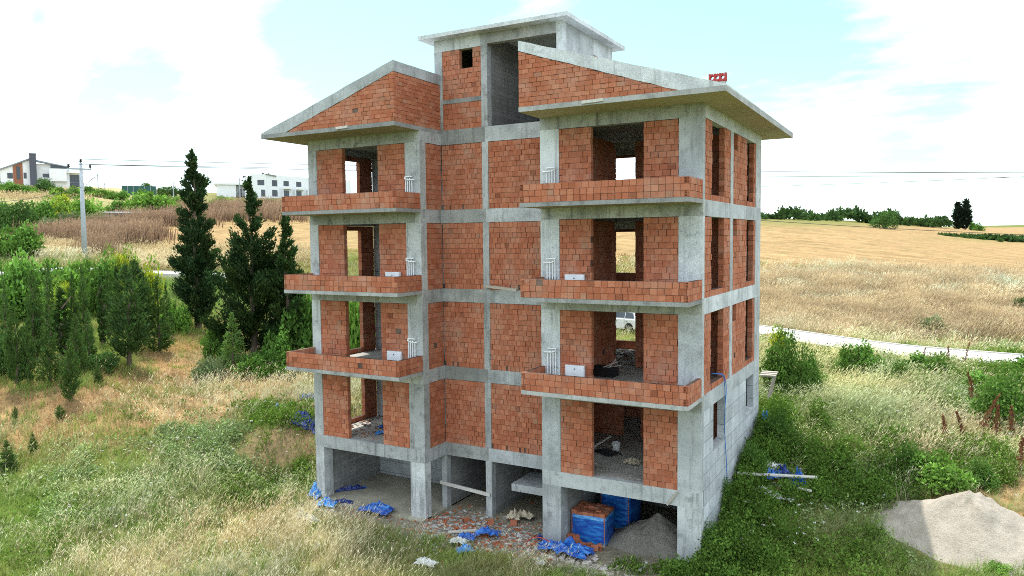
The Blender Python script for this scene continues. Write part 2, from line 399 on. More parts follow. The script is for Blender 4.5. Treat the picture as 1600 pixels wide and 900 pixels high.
# ---- vegetation zones: kinds of ground cover and where each one grows
KINDS = ['G', 'L', 'D', 'S', 'O', 'F', 'B', 'T']
KCOL = {'G': (.14, .20, .04), 'L': (.075, .13, .033), 'D': (.40, .25, .14), 'S': (.52, .43, .26), 'O': (.21, .205, .075), 'F': (.30, .32, .16), 'B': (.27, .195, .125), 'T': (.34, .228, .125)}
ZB = [('D', 170, 640, 270, 70, 2.6), ('D', 310, 590, 130, 60, 2.0), ('D', 60, 690, 150, 40, .9), ('G', 110, 840, 250, 90, 1.7), ('F', 120, 760, 200, 60, .45), ('S', 160, 870, 120, 40, .4), ('L', 80, 820, 120, 40, .7), ('G', 40, 770, 200, 70, 1.2), ('L', 180, 790, 200, 60, .9), ('G', 250, 690, 120, 40, .8),
      ('L', 340, 705, 130, 50, 1.8), ('L', 250, 755, 130, 40, 1.2), ('S', 430, 610, 100, 32, 1.6), ('S', 330, 640, 120, 26, 1.0), ('S', 330, 845, 150, 65, 1.9), ('S', 290, 790, 70, 30, .7), ('G', 160, 700, 150, 30, .9),
      ('B', 436, 692, 66, 36, 7.0), ('L', 440, 648, 70, 16, 3.0), ('D', 455, 745, 60, 38, 1.4), ('L', 395, 770, 60, 45, 1.2), ('O', 640, 845, 120, 40, 1.3), ('S', 560, 850, 110, 40, .8), ('G', 700, 870, 60, 40, .8), ('S', 880, 885, 60, 20, 1.3), ('L', 1010, 890, 60, 22, 1.0),
      ('B', 770, 812, 105, 32, 2.6), ('B', 980, 850, 70, 25, 1.6), ('B', 590, 795, 80, 18, 1.2),
      ('L', 1150, 760, 95, 130, 2.2), ('L', 1260, 690, 140, 70, 1.5), ('O', 1310, 790, 120, 80, 1.0), ('G', 1200, 860, 150, 60, 1.3), ('L', 1350, 860, 60, 60, 1.0),
      ('F', 1330, 635, 170, 62, 1.9), ('F', 1230, 590, 60, 30, 1.0), ('G', 1300, 575, 130, 28, .8), ('L', 1560, 610, 80, 60, 1.6), ('S', 1500, 690, 90, 60, 1.5), ('D', 1545, 805, 90, 50, 1.7), ('L', 1450, 730, 80, 40, 1.5),
      ('D', 1400, 540, 270, 16, 1.5), ('S', 1400, 468, 330, 42, 2.3), ('G', 1270, 497, 60, 16, 1.2), ('G', 1440, 500, 60, 20, 1.3), ('O', 1560, 515, 80, 22, 1.4), ('T', 1400, 385, 430, 48, 4.0),
      ('T', 390, 375, 140, 30, 4.0), ('T', 270, 385, 70, 20, 1.5), ('S', 270, 405, 60, 15, 2), ('S', 60, 302, 150, 17, 2.4), ('G', 200, 390, 55, 13, 2.5), ('S', 90, 385, 60, 15, 1.6), ('G', 80, 540, 170, 70, 1.6), ('G', 260, 460, 120, 30, 1.5), ('G', 60, 330, 100, 14, 2), ('G', 1330, 345, 170, 9, 3.5), ('T', 1590, 358, 60, 5, 3), ('G', 1560, 372, 100, 7, 2.5)]
def zone_w(x, y, z):
    px, py, d = project(np.stack([x, y, z], -1))
    px = np.clip(px, -250, 1850); py = np.clip(py, 250, 960)
    out = {k: np.zeros(len(x)) for k in KINDS}
    out['O'] += .35; out['G'] += .15
    for k, cx, cy, rx, ry, w in ZB: out[k] += w*np.exp(-(((px-cx)/rx)**2+((py-cy)/ry)**2))
    Wt = np.stack([out[k] for k in KINDS], -1)
    far = (d < 5) | (d > 480)
    Wt[far] = 0; Wt[far, 0] = .5; Wt[far, 4] = .5
    return Wt/Wt.sum(-1, keepdims=True)
xs = GX.ravel(); ys = GY.ravel(); zs = GZ.ravel()
Zw = zone_w(xs, ys, zs)
kc = np.array([KCOL[k] for k in KINDS])*np.array([[.8], [.9], [.95], [.85], [.8], [.75], [1], [1]])
GC = (Zw**1.5/np.sum(Zw**1.5, -1, keepdims=True)) @ kc
ins = inside.ravel() | ((xs > BX0) & (xs < .0) & (ys > -2.2+1.2*fbm(xs*.8, ys*.8)) & (ys < 9))
GC[ins] = (.27, .245, .205)
nx, ny = len(gx), len(gy)
idx = np.arange(nx*ny).reshape(nx, ny)
Fq = np.stack([idx[:-1, :-1], idx[1:, :-1], idx[1:, 1:], idx[:-1, 1:]], -1).reshape(-1, 4)
def ground_mat():
    mt, nt = newmat('meadow_ground'); v = objco(nt); c = attr(nt)
    f1 = noise(nt, v, .5, 6, .65); f2 = noise(nt, v, 5, 6, .7); f3 = noise(nt, v, 30, 3, .7)
    c = mixc(nt, c, ramp(nt, f1, [(.3, (.72, .78, .72)), (.7, (1.22, 1.16, 1.1))]), 1.0, 'MULTIPLY')
    c = mixc(nt, c, ramp(nt, f2, [(.3, (.62, .66, .6)), (.7, (1.28, 1.22, 1.15))]), 1.0, 'MULTIPLY')
    c = mixc(nt, c, ramp(nt, f3, [(.3, .7), (.7, 1.25)]), 1.0, 'MULTIPLY')
    # mown swaths on the stubble: long streaks, only strong on the pale field colour
    sw = noise(nt, mapping(nt, v, (.035, .9, 1), rot=(0, 0, R(6))), 1.0, 5, .6)
    sep = N(nt, 'ShaderNodeSeparateColor'); nt.links.new(attr(nt), sep.inputs[0])
    k = ramp(nt, sep.outputs[0], [(.24, 0), (.31, 1)])
    c = mixc(nt, c, mixc(nt, c, ramp(nt, sw, [(.32, (.68, .66, .63)), (.46, (.95, .95, .95)), (.54, (1.04, 1.04, 1.04)), (.68, (1.24, 1.22, 1.2))]), 1.0, 'MULTIPLY'), k)
    finish(nt, c, .97, .08, bump=mixc(nt, f2, f3, .5), bstr=.6, bdist=.08)
    return mt
M['ground'] = ground_mat()
gobj = np_mesh('ground', np.stack([xs, ys, zs], -1), np.full(len(Fq), 4), Fq.ravel(), GC, M['ground'])
gobj.data.polygons.foreach_set('use_smooth', np.ones(len(Fq), bool))
tag(gobj, 'uneven ground of meadow, bare soil and harvested field', 'ground', kind='structure')

# road: paved with pale interlocking blocks, a low kerb each side
def road_mat():
    mt, nt = newmat('pale_block_paving'); v = objco(nt)
    br = N(nt, 'ShaderNodeTexBrick'); nt.links.new(mapping(nt, v, (1, 1, 1), rot=(0, 0, R(20))), br.inputs['Vector'])
    br.inputs['Scale'].default_value = 1; br.inputs['Brick Width'].default_value = .4; br.inputs['Row Height'].default_value = .2; br.inputs['Mortar Size'].default_value = .012
    br.inputs['Color1'].default_value = (.50, .49, .47, 1); br.inputs['Color2'].default_value = (.60, .59, .57, 1); br.inputs['Mortar'].default_value = (.30, .28, .25, 1)
    c = mixc(nt, br.outputs['Color'], ramp(nt, noise(nt, v, .6, 5), [(.3, .8), (.7, 1.12)]), 1.0, 'MULTIPLY')
    finish(nt, c, .9, .2); return mt
M['road'] = road_mat()
M['kerb'] = simple('kerb_stone', (.48, .47, .45), .9, .2, 8)
pts = []
for a, b in zip(RP[:-1], RP[1:]):
    for t in np.linspace(0, 1, 14)[:-1]: pts.append(a+(b-a)*t)
pts = np.array(pts); tg = np.gradient(pts, axis=0); tg /= np.linalg.norm(tg, axis=1, keepdims=True); nrm = np.stack([-tg[:, 1], tg[:, 0]], -1)
rz = np.array([max(float(ground(*(p+nn*o))) for o in (-2.3, -1.1, 0, 1.1, 2.3)) for p, nn in zip(pts, nrm)])+.03
rz = np.convolve(np.pad(rz, 4, mode='edge'), np.ones(9)/9, 'valid')+.05
HW = 2.15
mb = MB(); kb = MB()
for i in range(len(pts)-1):
    q = []
    for k in (i, i+1): q += [(*(pts[k]-nrm[k]*HW), rz[k]), (*(pts[k]+nrm[k]*HW), rz[k])]
    mb.face([q[0], q[2], q[3], q[1]])
    for sgn in (-1, 1):
        pr = []
        for k in (i, i+1):
            for o, h in ((HW, -.5), (HW, .07), (HW+.18, .07), (HW+.18, -.6)): pr.append((*(pts[k]+sgn*nrm[k]*o), rz[k]+h))
        for a, b in ((0, 1), (1, 2), (2, 3)): kb.face([pr[a], pr[b], pr[b+4], pr[a+4]])
tag(mb.build('road', M['road']), 'pale block paved road passing behind the building', 'road', kind='structure')
tag(kb.build('kerb', M['kerb']), 'low pale kerb along both road edges', 'kerb', kind='structure')

# ---------------------------------------------------------------- sky and sun
SUN_EL = R(67); SDIR = np.array([-.903*math.cos(SUN_EL), .43*math.cos(SUN_EL), math.sin(SUN_EL)]); SDIR /= np.linalg.norm(SDIR)
sl = bpy.data.lights.new('sun', 'SUN'); so = bpy.data.objects.new('sun', sl); col.objects.link(so)
sl.energy = 3.0; sl.angle = R(.6); sl.color = (1, .955, .88)
so.rotation_euler = Vector(SDIR).to_track_quat('Z', 'Y').to_euler(); so.location = (-20, 10, 40)
w = bpy.data.worlds.new('World'); sc.world = w; w.use_nodes = True; nt = w.node_tree
for nd in list(nt.nodes): nt.nodes.remove(nd)
sky = N(nt, 'ShaderNodeTexSky'); sky.sky_type = 'NISHITA'; sky.sun_disc = False
sky.sun_elevation = SUN_EL; sky.sun_rotation = math.atan2(SDIR[0], SDIR[1]); sky.air_density = 1.0; sky.dust_density = 1.2; sky.ozone_density = 1.0
tc = N(nt, 'ShaderNodeTexCoord'); dirv = tc.outputs['Generated']
sep = N(nt, 'ShaderNodeSeparateXYZ'); nt.links.new(dirv, sep.inputs[0])
zc = math_n(nt, 'ADD', math_n(nt, 'MAXIMUM', sep.outputs[2], 0.0), .22)
cb = N(nt, 'ShaderNodeCombineXYZ')
nt.links.new(math_n(nt, 'DIVIDE', sep.outputs[0], zc), cb.inputs[0]); nt.links.new(math_n(nt, 'DIVIDE', sep.outputs[1], zc), cb.inputs[1])
pl = cb.outputs[0]
soft = noise(nt, pl, 1.3, 5, .55); wisp = noise(nt, mapping(nt, pl, (1, 2.6, 1), rot=(0, 0, R(35))), 3.2, 8, .62); tiny = noise(nt, pl, 14, 6, .6)
cl = math_n(nt, 'ADD', math_n(nt, 'MULTIPLY', math_n(nt, 'SUBTRACT', soft, .5), 1.3), math_n(nt, 'MULTIPLY', math_n(nt, 'SUBTRACT', wisp, .5), 1.1))
cl = math_n(nt, 'ADD', cl, math_n(nt, 'MULTIPLY', math_n(nt, 'SUBTRACT', tiny, .5), .35))
cl = math_n(nt, 'ADD', cl, .78)
# openings in the cloud deck, where the blue shows through
for px, py, rad, s in [(600, 30, .22, .85), (480, 70, .17, .5), (240, 120, .16, .55), (1080, 20, .24, .75), (960, 70, .14, .5), (1250, 50, .2, .45), (130, 150, .14, .3), (1500, 160, .25, .3), (780, -40, .2, .5), (60, 30, .07, .3), (1400, 230, .16, .25)]:
    dv = ray(px, py); dv = dv/np.linalg.norm(dv)
    dn = N(nt, 'ShaderNodeVectorMath'); dn.operation = 'DISTANCE'; nt.links.new(dirv, dn.inputs[0]); dn.inputs[1].default_value = tuple(dv)
    g = math_n(nt, 'SUBTRACT', 1.0, math_n(nt, 'DIVIDE', dn.outputs['Value'], rad), True)
    cl = math_n(nt, 'SUBTRACT', cl, math_n(nt, 'MULTIPLY', math_n(nt, 'MULTIPLY', g, g), s*2.0))
clf = ramp(nt, cl, [(.0, .09), (1.0, 1)])
skyc = mixc(nt, sky.outputs[0], (.95, 1.30, 1.02), 1.0, 'MULTIPLY')
CLOUD = 10.0
fin = mixc(nt, skyc, (CLOUD*.90, CLOUD*.985, CLOUD*1.07), clf)
bg = N(nt, 'ShaderNodeBackground'); nt.links.new(fin, bg.inputs['Color']); bg.inputs['Strength'].default_value = .115
ow = N(nt, 'ShaderNodeOutputWorld'); nt.links.new(bg.outputs[0], ow.inputs['Surface'])
sc.view_settings.view_transform = 'Standard'; sc.view_settings.look = 'None'; sc.view_settings.gamma = 1
sc.view_settings.use_curve_mapping = False; sc.view_settings.exposure = .90
sc.render.engine = 'CYCLES'
sc.cycles.use_denoising = False; sc.cycles.sample_clamp_indirect = 3.0; sc.cycles.filter_width = 1.0
sc.cycles.max_bounces = 7; sc.cycles.diffuse_bounces = 2; sc.cycles.transparent_max_bounces = 4
# ================================================================ the unfinished building
BLD = thing('unfinished_building', 'unfinished four storey red brick building with bare concrete frame and brick balconies', 'building', (-8, 4, -2.66))
def part(mb, name, mat, parent=None, **k):
    o = mb.build(name, mat, parent or BLD, **k)
    if parent is None: o.location = -BLD.location
    return o
def cbox(name, x0, x1, y0, y1, z0, z1, mat='concrete', bottom=None):
    mb = MB(); mb.box(x0, x1, y0, y1, z0, z1, bottom=1 if bottom else None)
    return part(mb, name, [M[mat]] + ([M[bottom]] if bottom else []))
BR = [(.42, .148, .083), (.445, .164, .094), (.40, .136, .075), (.46, .18, .105), (.38, .127, .07)]
def bcol(r):
    c = np.array(BR[r.integers(len(BR))])*r.uniform(.92, 1.08)
    q = r.random()
    if q < .02: c = c*.7
    elif q < .035: c = c*.65 + np.array([.34, .26, .19])*.35
    return tuple(c)
MORT = (.10, .07, .058)
def bricks(mb, O, u, nn, W, Hh, rowh=.195, bl=.25, thick=.19, openings=(), clip=None, gap=False, seed=0, r0=0, backing=True, ends=None):
    """courses of clay blocks: O corner, u along, nn outward normal (both horizontal unit vectors)"""
    r = np.random.default_rng(seed); O = np.array(O, float); u = np.array(u, float); nn = np.array(nn, float); z = np.array([0, 0, 1.])
    P = lambda a, b, c: O+u*a+nn*b+z*c
    j = .0065; nr = int(math.ceil(Hh/rowh-.12)); rh = Hh/nr if abs(Hh/nr-rowh) < .04 else rowh
    for k in range(nr):
        z0, z1 = k*rh, min((k+1)*rh, Hh); zc = (z0+z1)/2
        iv = [(0, W)]
        if ends: iv = [(ends[(k+r0) % 2][0], W-ends[(k+r0) % 2][1])]
        for (a, b, c, d) in openings:
            if c < zc < d:
                nv = []
                for s, e in iv:
                    if b <= s or a >= e: nv.append((s, e)); continue
                    if a > s: nv.append((s, a))
                    if b < e: nv.append((b, e))
                iv = nv
        for s, e in iv:
            x = s - (bl*.5 if (k+r0) % 2 else 0) - r.uniform(0, .03)
            if x < s and (x+bl-s) < .05: x += .06
            while x < e-.01:
                w = bl*r.uniform(.93, 1.06); a, b = max(x, s), min(x+w, e); x += w
                if b-a < .03: continue
                za = zb_ = z1
                if clip:
                    za, zb_ = (min(z1, clip(q)+r.uniform(-.025, .004)) for q in (a, b))
                    if max(za, zb_)-z0 < .035: continue
                    za = max(za, z0+.012); zb_ = max(zb_, z0+.012)
                g = 0
                if gap and k == 0 and r.random() < .22: g = r.uniform(.05, .08)
                if r.random() < .0006: continue
                jj = j*r.uniform(.4, 2.2); a2, b2 = a+jj+g, b-jj*.6; n0 = r.uniform(-.011, .009); tw = r.uniform(-.007, .007); dz = r.uniform(-.006, .004)
                mb.hexa([P(a2, n0, z0+j*.5), P(b2, n0+tw, z0+j*.5), P(b2, -thick, z0+j*.5), P(a2, -thick, z0+j*.5),
                         P(a2, n0, za-j*.8+dz), P(b2, n0+tw, zb_-j*.8+dz), P(b2, -thick, zb_-j*.8+dz), P(a2, -thick, za-j*.8+dz)], bcol(r))
            if backing and not clip:
                mb.hexa([P(s+.03, -.022, z0), P(e-.03, -.022, z0), P(e-.03, -thick+.015, z0), P(s+.03, -thick+.015, z0),
                         P(s+.03, -.022, z1), P(e-.03, -.022, z1), P(e-.03, -thick+.015, z1), P(s+.03, -thick+.015, z1)], tuple(np.array(MORT)*r.uniform(.55, 1.0)))
def hollow(mb, O, u, nn, W, Hh, depth=.08, seed=0):
    """open cored end of a clay block"""
    r = np.random.default_rng(seed); O = np.array(O, float); u = np.array(u, float); nn = np.array(nn, float); z = np.array([0, 0, 1.])
    P = lambda a, b, c: O+u*a+nn*b+z*c
    c = bcol(r)
    def bar(a0, a1, b0, b1, cc, f=0.0, d=depth):
        mb.hexa([P(a0, f, b0), P(a1, f, b0), P(a1, -d, b0), P(a0, -d, b0), P(a0, f, b1), P(a1, f, b1), P(a1, -d, b1), P(a0, -d, b1)], cc)
    t = .011
    for k in range(4):
        x = k*(W-t)/3; bar(x, x+t, 0, Hh, c, 0)
    for k in range(5):
        y = k*(Hh-t)/4; bar(t*.5, W-t*.5, y+.0005, y+t-.0005, c, -.003)
    bar(.004, W-.004, .004, Hh-.004, (.03, .012, .008), -depth+.012, depth+.02)
lev = [0, 3, 6, 9, 12]
EX, EY = 1.0, -1.47
# columns, storey by storey
for k in range(5):
    zb = -2.78 if k == 0 else lev[k-1]
    zt = lev[k]-(.5 if k < 4 else .55)
    base = k == 0
    for (x0, x1, y0, y1) in [(BX0, -15.41, 0, .5), (-11.05, XR, 0, .36), (X3, -4.76, 0, .55 if base else .4), (-.74, 0, 0, .36 if base else .24), (-8.56, -8.30, YS, YS+.3)]:
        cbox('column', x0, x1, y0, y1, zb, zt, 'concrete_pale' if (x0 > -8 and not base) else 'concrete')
    if base: cbox('column', XR-.2, XR+.015, YS-.004, YS+.3, zb, zt)
    if k >= 2:
        cbox('column', -.2, 0, 3.57, 3.95, zb, zt); cbox('column', -.3, 0, 7.75, BD, zb, zt)
# beams
for k in range(5):
    zt = lev[k] if k < 4 else 11.85; zb = lev[k]-(.5 if k < 4 else .55)
    cbox('beam', BX0, XR-.25, 0, .25, zb, zt, 'concrete_stained' if k else 'concrete'); cbox('beam', XR-.25, XR, 0, YS+.25, zb, zt)
    zr = 12.0 if k == 4 else zt
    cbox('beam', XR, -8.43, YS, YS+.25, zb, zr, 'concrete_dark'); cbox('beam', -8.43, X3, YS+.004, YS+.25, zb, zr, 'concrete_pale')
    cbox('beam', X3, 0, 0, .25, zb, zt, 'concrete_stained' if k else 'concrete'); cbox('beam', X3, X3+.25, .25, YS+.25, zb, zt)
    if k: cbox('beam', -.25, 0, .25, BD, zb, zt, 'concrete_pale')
    cbox('beam', BX0, BX0+.25, .25, BD, zb, zt); cbox('beam', BX0+.25, -.25, BD-.25, BD, zb, zt)
# floor slabs
for k in range(5):
    z1 = lev[k]-.004 if k < 4 else 11.846; z0 = z1-.13
    mb = MB()
    for (x0, x1, y0) in [(BX0+.25, XR-.25, .25), (XR-.25, X3+.25, YS+.25), (X3+.25, -.25, .25)]: mb.box(x0, x1, y0, BD-.25, z0, z1, bottom=1)
    part(mb, 'floor_slab', [M['floor'], M['concrete']])
# brick infill
seed = 10
def panel(*a, **k):
    global seed
    seed += 1; mb = MB(); bricks(mb, *a, seed=seed, **k); return part(mb, 'brick_infill', M['brick'])
for k in range(4):
    zb = lev[k]; h = (2.5 if k < 3 else 2.45)-.01
    for (x0, x1) in [(-15.41, -14.09), (-12.34, -11.05), (-4.76, -3.62), (-1.86, -.74)]:
        panel((x0, .015, zb), (1, 0, 0), (0, -1, 0), x1-x0, h, r0=k)
    panel((XR, YS+.015, zb), (1, 0, 0), (0, -1, 0), -8.56-XR, h, gap=True, thick=.18, bl=.19)
    panel((-8.30, YS+.015, zb), (1, 0, 0), (0, -1, 0), X3+8.30, h, gap=True, thick=.18, bl=.19, r0=1)
    panel((XR-.015, .36, zb), (0, 1, 0), (1, 0, 0), YS-.36, h, thick=.18, bl=.2)
    if k:
        mb = MB(); seed += 1
        bricks(mb, (-.015, .24, zb), (0, 1, 0), (1, 0, 0), 3.33, h, openings=[(.88, 2.50, .26, 9)], seed=seed)
        for r_ in range(2, 13, 2): hollow(mb, (-.175, 2.732, zb+r_*.1915+.004), (1, 0, 0), (0, -1, 0), .15, .18, seed=r_)
        part(mb, 'brick_infill', M['brick'])
        mb = MB(); seed += 1
        bricks(mb, (-.015, 3.95, zb), (0, 1, 0), (1, 0, 0), 3.8, h, openings=[(.07, .64, 1.93, 9), (2.26, 3.46, .21, 9)], seed=seed)
        for r_ in range(1, 13, 2): hollow(mb, (-.175, 7.402, zb+r_*.1915+.004), (1, 0, 0), (0, -1, 0), .15, .18, seed=r_+40)
        part(mb, 'brick_infill', M['brick'])
    # inside: left wing's outer wall with its window, the wall behind it
    mb = MB(); seed += 1
    bricks(mb, (BX0+.2, .5, zb), (0, 1, 0), (1, 0, 0), 3.2, h, openings=[(.5, 2.37, .2, 2.3)], seed=seed, thick=.19); part(mb, 'brick_infill', M['brick'])
    cbox('partition', BX0+.2, XR-.2, 3.7, 3.9, zb, zb+h, 'concrete_wall')
    # right wing's rooms
    if k: panel((-4.5, .26, zb), (0, 1, 0), (1, 0, 0), 4.04, h, thick=.13)
    else: panel((-6.2, YS+.3, zb), (0, 1, 0), (1, 0, 0), 4.4, h, thick=.13)
    yb = 4.3 if k else 5.4; xd0, xd1 = (-4.5, -3.68) if k else (-4.62, -3.85)
    panel((xd1, yb, zb), (1, 0, 0), (0, -1, 0), -.25-xd1, h, thick=.19)
    if not k: panel((-6.2, yb, zb), (1, 0, 0), (0, -1, 0), xd0+6.2, h, thick=.19)
    else: panel((-9.5, yb, zb), (1, 0, 0), (0, -1, 0), xd0+9.5, h, thick=.19)
    cbox('lintel', xd0, xd1, yb+.01, yb+.15, zb+2.2, zb+h)
    mb = MB(); seed += 1
    bricks(mb, (BX0+.25, BD-.2, zb), (1, 0, 0), (0, -1, 0), -.55-BX0, h, openings=[(-6.5-BX0-.25, -4.7-BX0-.25, .2, 2.28)] if k else [], seed=seed, thick=.19, bl=.5, rowh=.39); part(mb, 'brick_infill', M['brick'])
# concrete wall of the lowest storey on the right, with two window openings
mb = MB()
W1, W2 = (1.45, 2.95, 1.0, 2.5), (6.34, 7.68, 1.13, 2.5)
for (y0, y1, z0, z1) in [(.36, 1.45, -2.78, -.0), (.24, 1.45, 0, 2.5), (1.45, 2.95, -2.78, 1.0), (2.95, 6.34, -2.78, 2.5), (6.34, 7.68, -2.78, 1.13), (7.68, BD, -2.78, 2.5)]:
    mb.box(-.25, -.003, y0, y1, z0, z1)
part(mb, 'concrete_wall', M['concrete_wall'])
for (y0, y1, z0, z1) in (W1, W2): cbox('window_sill', -.26, .012, y0+.004, y1-.004, z0+.002, z0+.05)
# basement walls, garage floor, stair landing
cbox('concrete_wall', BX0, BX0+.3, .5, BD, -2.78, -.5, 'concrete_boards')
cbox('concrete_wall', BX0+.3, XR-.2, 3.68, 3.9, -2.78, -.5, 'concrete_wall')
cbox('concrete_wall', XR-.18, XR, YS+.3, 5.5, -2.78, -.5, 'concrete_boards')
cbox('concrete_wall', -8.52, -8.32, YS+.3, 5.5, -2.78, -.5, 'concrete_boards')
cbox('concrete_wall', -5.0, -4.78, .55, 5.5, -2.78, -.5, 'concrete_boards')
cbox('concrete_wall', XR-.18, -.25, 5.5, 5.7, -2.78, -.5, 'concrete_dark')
cbox('garage_floor', BX0+.3, XR-.0, -.25, 3.68, -2.9, -2.615, 'garage_floor')
mb = MB(); mb.box(-7.6, X3+.02, 1.66, 3.3, -1.58, -1.31); part(mb, 'stair_landing', M['concrete'])
mb = MB(); mb.prism([(-7.6, 3.3, -1.58), (-7.6, 5.2, -2.7), (-7.6, 5.45, -2.7), (-7.6, 3.3, -1.31)], (1.1, 0, 0)); part(mb, 'stair_flight', M['concrete'])
# balconies
def balcony(x0, x1, z):
    global seed
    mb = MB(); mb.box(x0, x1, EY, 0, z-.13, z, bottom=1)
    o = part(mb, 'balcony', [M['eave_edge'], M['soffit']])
    seed += 1; w = MB(); H3 = .58; t = .135; rh = H3/3
    e = [(t+.002, t+.002), (0, 0)]
    bricks(w, (x0, EY+.012, z+.004), (1, 0, 0), (0, -1, 0), x1-x0, H3, bl=.222, rowh=rh, thick=t-.004, seed=seed, ends=e)
    for sx, nn in ((x0+.004, (-1, 0, 0)), (x1-.004, (1, 0, 0))):
        # side walls run to y=0, every other course through to the front
        bricks(w, (sx, EY+.014, z+.004), (0, 1, 0), nn, -EY-.018, H3, bl=.222, rowh=rh, thick=t-.004, seed=seed+50, ends=[(.03, 0), (t, 0)])
        for r_ in (0, 2): hollow(w, ((sx if nn[0] < 0 else sx-t+.004)+.001, EY+.012, z+.008+r_*rh), (1, 0, 0), (0, -1, 0), t-.008, rh-.009, depth=.06, seed=seed+r_)
    w.build('parapet', M['brick'], o)
    return o
for k in (1, 2, 3): balcony(BX0, XR, lev[k]); balcony(X3, 0, lev[k])
# eaves and roof
YR = BD+1.2
def eave(x0, x1):
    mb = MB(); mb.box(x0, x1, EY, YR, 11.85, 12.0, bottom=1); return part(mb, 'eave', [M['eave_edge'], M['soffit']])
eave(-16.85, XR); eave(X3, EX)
cbox('floor_slab', XR, X3, YS+.25, YR, 11.86, 11.995)
def zl_top(x, left): return 12.05+(14.08-12.05)*(x+16.85)/(XR+16.85) if left else 14.06+(12.05-14.06)*(x-X3)/(EX-X3)
def zl_low(x, left): return 12.0+(13.70-12.0)*(x+15.56)/(XR+15.56) if left else 13.74+(12.0-13.74)*(x-X3)/(-.34-X3)
rr = np.random.default_rng(5)
def roof(left):
    xa, xb = (-16.85, XR) if left else (X3, EX)
    N_ = 16; xs_ = np.linspace(xa, xb, N_)
    top = [(x, 0, zl_top(x, left)+(rr.uniform(-.012, .012) if 0 < i < N_-1 else 0)) for i, x in enumerate(xs_)]
    low = [(x, 0, max(12.002, zl_low(x, left)+rr.uniform(-.012, .012))) for x in xs_[::-1]]
    poly = [(p[0], EY+.004, p[2]) for p in top+low]
    mb = MB(); mb.prism(poly, (0, YS-EY-.004, 0)); part(mb, 'roof_slab', M['concrete_pale'])
    xc = XR-.27 if left else X3+.22
    poly = [(x, YS, zl_top(x, left)) for x in ((xa, xc) if left else (xc, xb))] + [(x, YS, max(12.002, zl_low(x, left))) for x in ((xc, xa) if left else (xb, xc))]
    mb = MB(); mb.prism(poly, (0, YR-YS, 0)); part(mb, 'roof_slab', M['concrete_pale'])
    # gable wall below the sloping slab
    global seed
    seed += 1; w = MB()
    x0, x1 = (-15.7, XR) if left else (X3, -.3)
    clip = lambda q: zl_low(x0+q, left)-12.0
    bricks(w, (x0, EY+.012, 12.003), (1, 0, 0), (0, -1, 0), x1-x0, 1.74, rowh=.145, bl=.26, thick=.12, clip=clip, seed=seed)
    xl, xh = (x0+.3, XR-.02) if left else (X3+.02, -.55)
    pp = [(xl, EY+.04, 12.004), (xh, EY+.04, 12.004), (xh, EY+.04, max(12.03, zl_low(xh, left)-.01)), (xl, EY+.04, max(12.03, zl_low(xl, left)-.01))]
    w.prism(pp, (0, .08, 0), (.12, .095, .08))
    part(w, 'gable_wall', M['brick'])
roof(True); roof(False)
w = MB(); bricks(w, (XR-.012, EY+.13, 12.003), (0, 1, 0), (1, 0, 0), YS-EY-.14, 1.69, rowh=.145, bl=.26, thick=.12, seed=77); part(w, 'gable_wall', M['brick'])
w = MB(); bricks(w, (X3+.012, EY+.14, 12.003), (0, 1, 0), (-1, 0, 0), YS-EY-.15, 1.69, rowh=.145, bl=.26, thick=.12, seed=78); part(w, 'gable_wall', M['brick'])
# stair tower
TX0, TX1, TY1, TZ = -10.62, -5.25, 6.0, 15.36
tower = bpy.data.objects.new('stair_tower', None); col.objects.link(tower); tower.parent = BLD; tower.location = -BLD.location
def tb(name, x0, x1, y0, y1, z0, z1, mat='concrete'):
    mb = MB(); mb.box(x0, x1, y0, y1, z0, z1); return mb.build(name, M[mat], tower)
tb('column', TX0, XR+.1, YS, YS+.3, 12.0, 14.93); tb('column', -8.56, -8.30, YS-.003, YS+.3, 12.0, TZ); tb('column', -5.49, TX1, YS, YS+.3, 12.0, TZ, 'concrete_pale')
tb('beam', TX0, -8.56, YS, YS+.25, 14.93, TZ); tb('beam', -8.30, -5.49, YS, YS+.25, 14.98, TZ, 'concrete_dark'); tb('beam', XR+.1, -8.56, YS+.004, YS+.2, 12.97, 13.13, 'concrete_dark')
w = MB(); bricks(w, (XR+.1, YS+.015, 12.0), (1, 0, 0), (0, -1, 0), -8.66-XR, .97, seed=80, bl=.2); w.build('brick_infill', M['brick'], tower)
w = MB(); bricks(w, (XR+.1, YS+.015, 13.13), (1, 0, 0), (0, -1, 0), -8.66-XR, 1.8, openings=[(-9.5-XR-.1, -8.93-XR-.1, 1.1, 9)], seed=81, r0=1, bl=.2); w.build('brick_infill', M['brick'], tower)
tb('tower_wall', -8.52, -8.31, YS+.3, TY1-.2, 12, TZ, 'concrete_boards'); tb('tower_wall', TX0, TX0+.2, YS+.3, TY1, 12, TZ)
tb('tower_wall', TX0+.2, -7.62, TY1-.2, TY1, 12, TZ); tb('tower_wall', -7.2, TX1, TY1-.2, TY1, 12.0, TZ); 
tb('tower_wall', TX1-.2, TX1, YS+.3, 4.1, 12.9, TZ, 'concrete_pale'); tb('beam', TX1-.2, TX1, 4.1, TY1-.2, 14.75, TZ, 'concrete_pale'); tb('column', TX1-.2, TX1, 5.6, TY1-.2, 12, 14.75)
w = MB(); bricks(w, (TX1-.015, 4.1, 12.9), (0, 1, 0), (1, 0, 0), 1.5, 1.85, seed=82, thick=.18); w.build('brick_infill', M['brick'], tower)
tb('tower_roof', -11.05, -4.87, .93, 6.45, TZ, 15.50, 'concrete_pale')
print('bricks done')
# ================================================================ things in and around the building
def obj_at(mb, name, mat, loc, label, cat, group=None, rz=0, smooth=False):
    o = mb.build(name, mat, None, smooth=smooth); o.location = loc; o.rotation_euler[2] = rz
    return tag(o, label, cat, group)
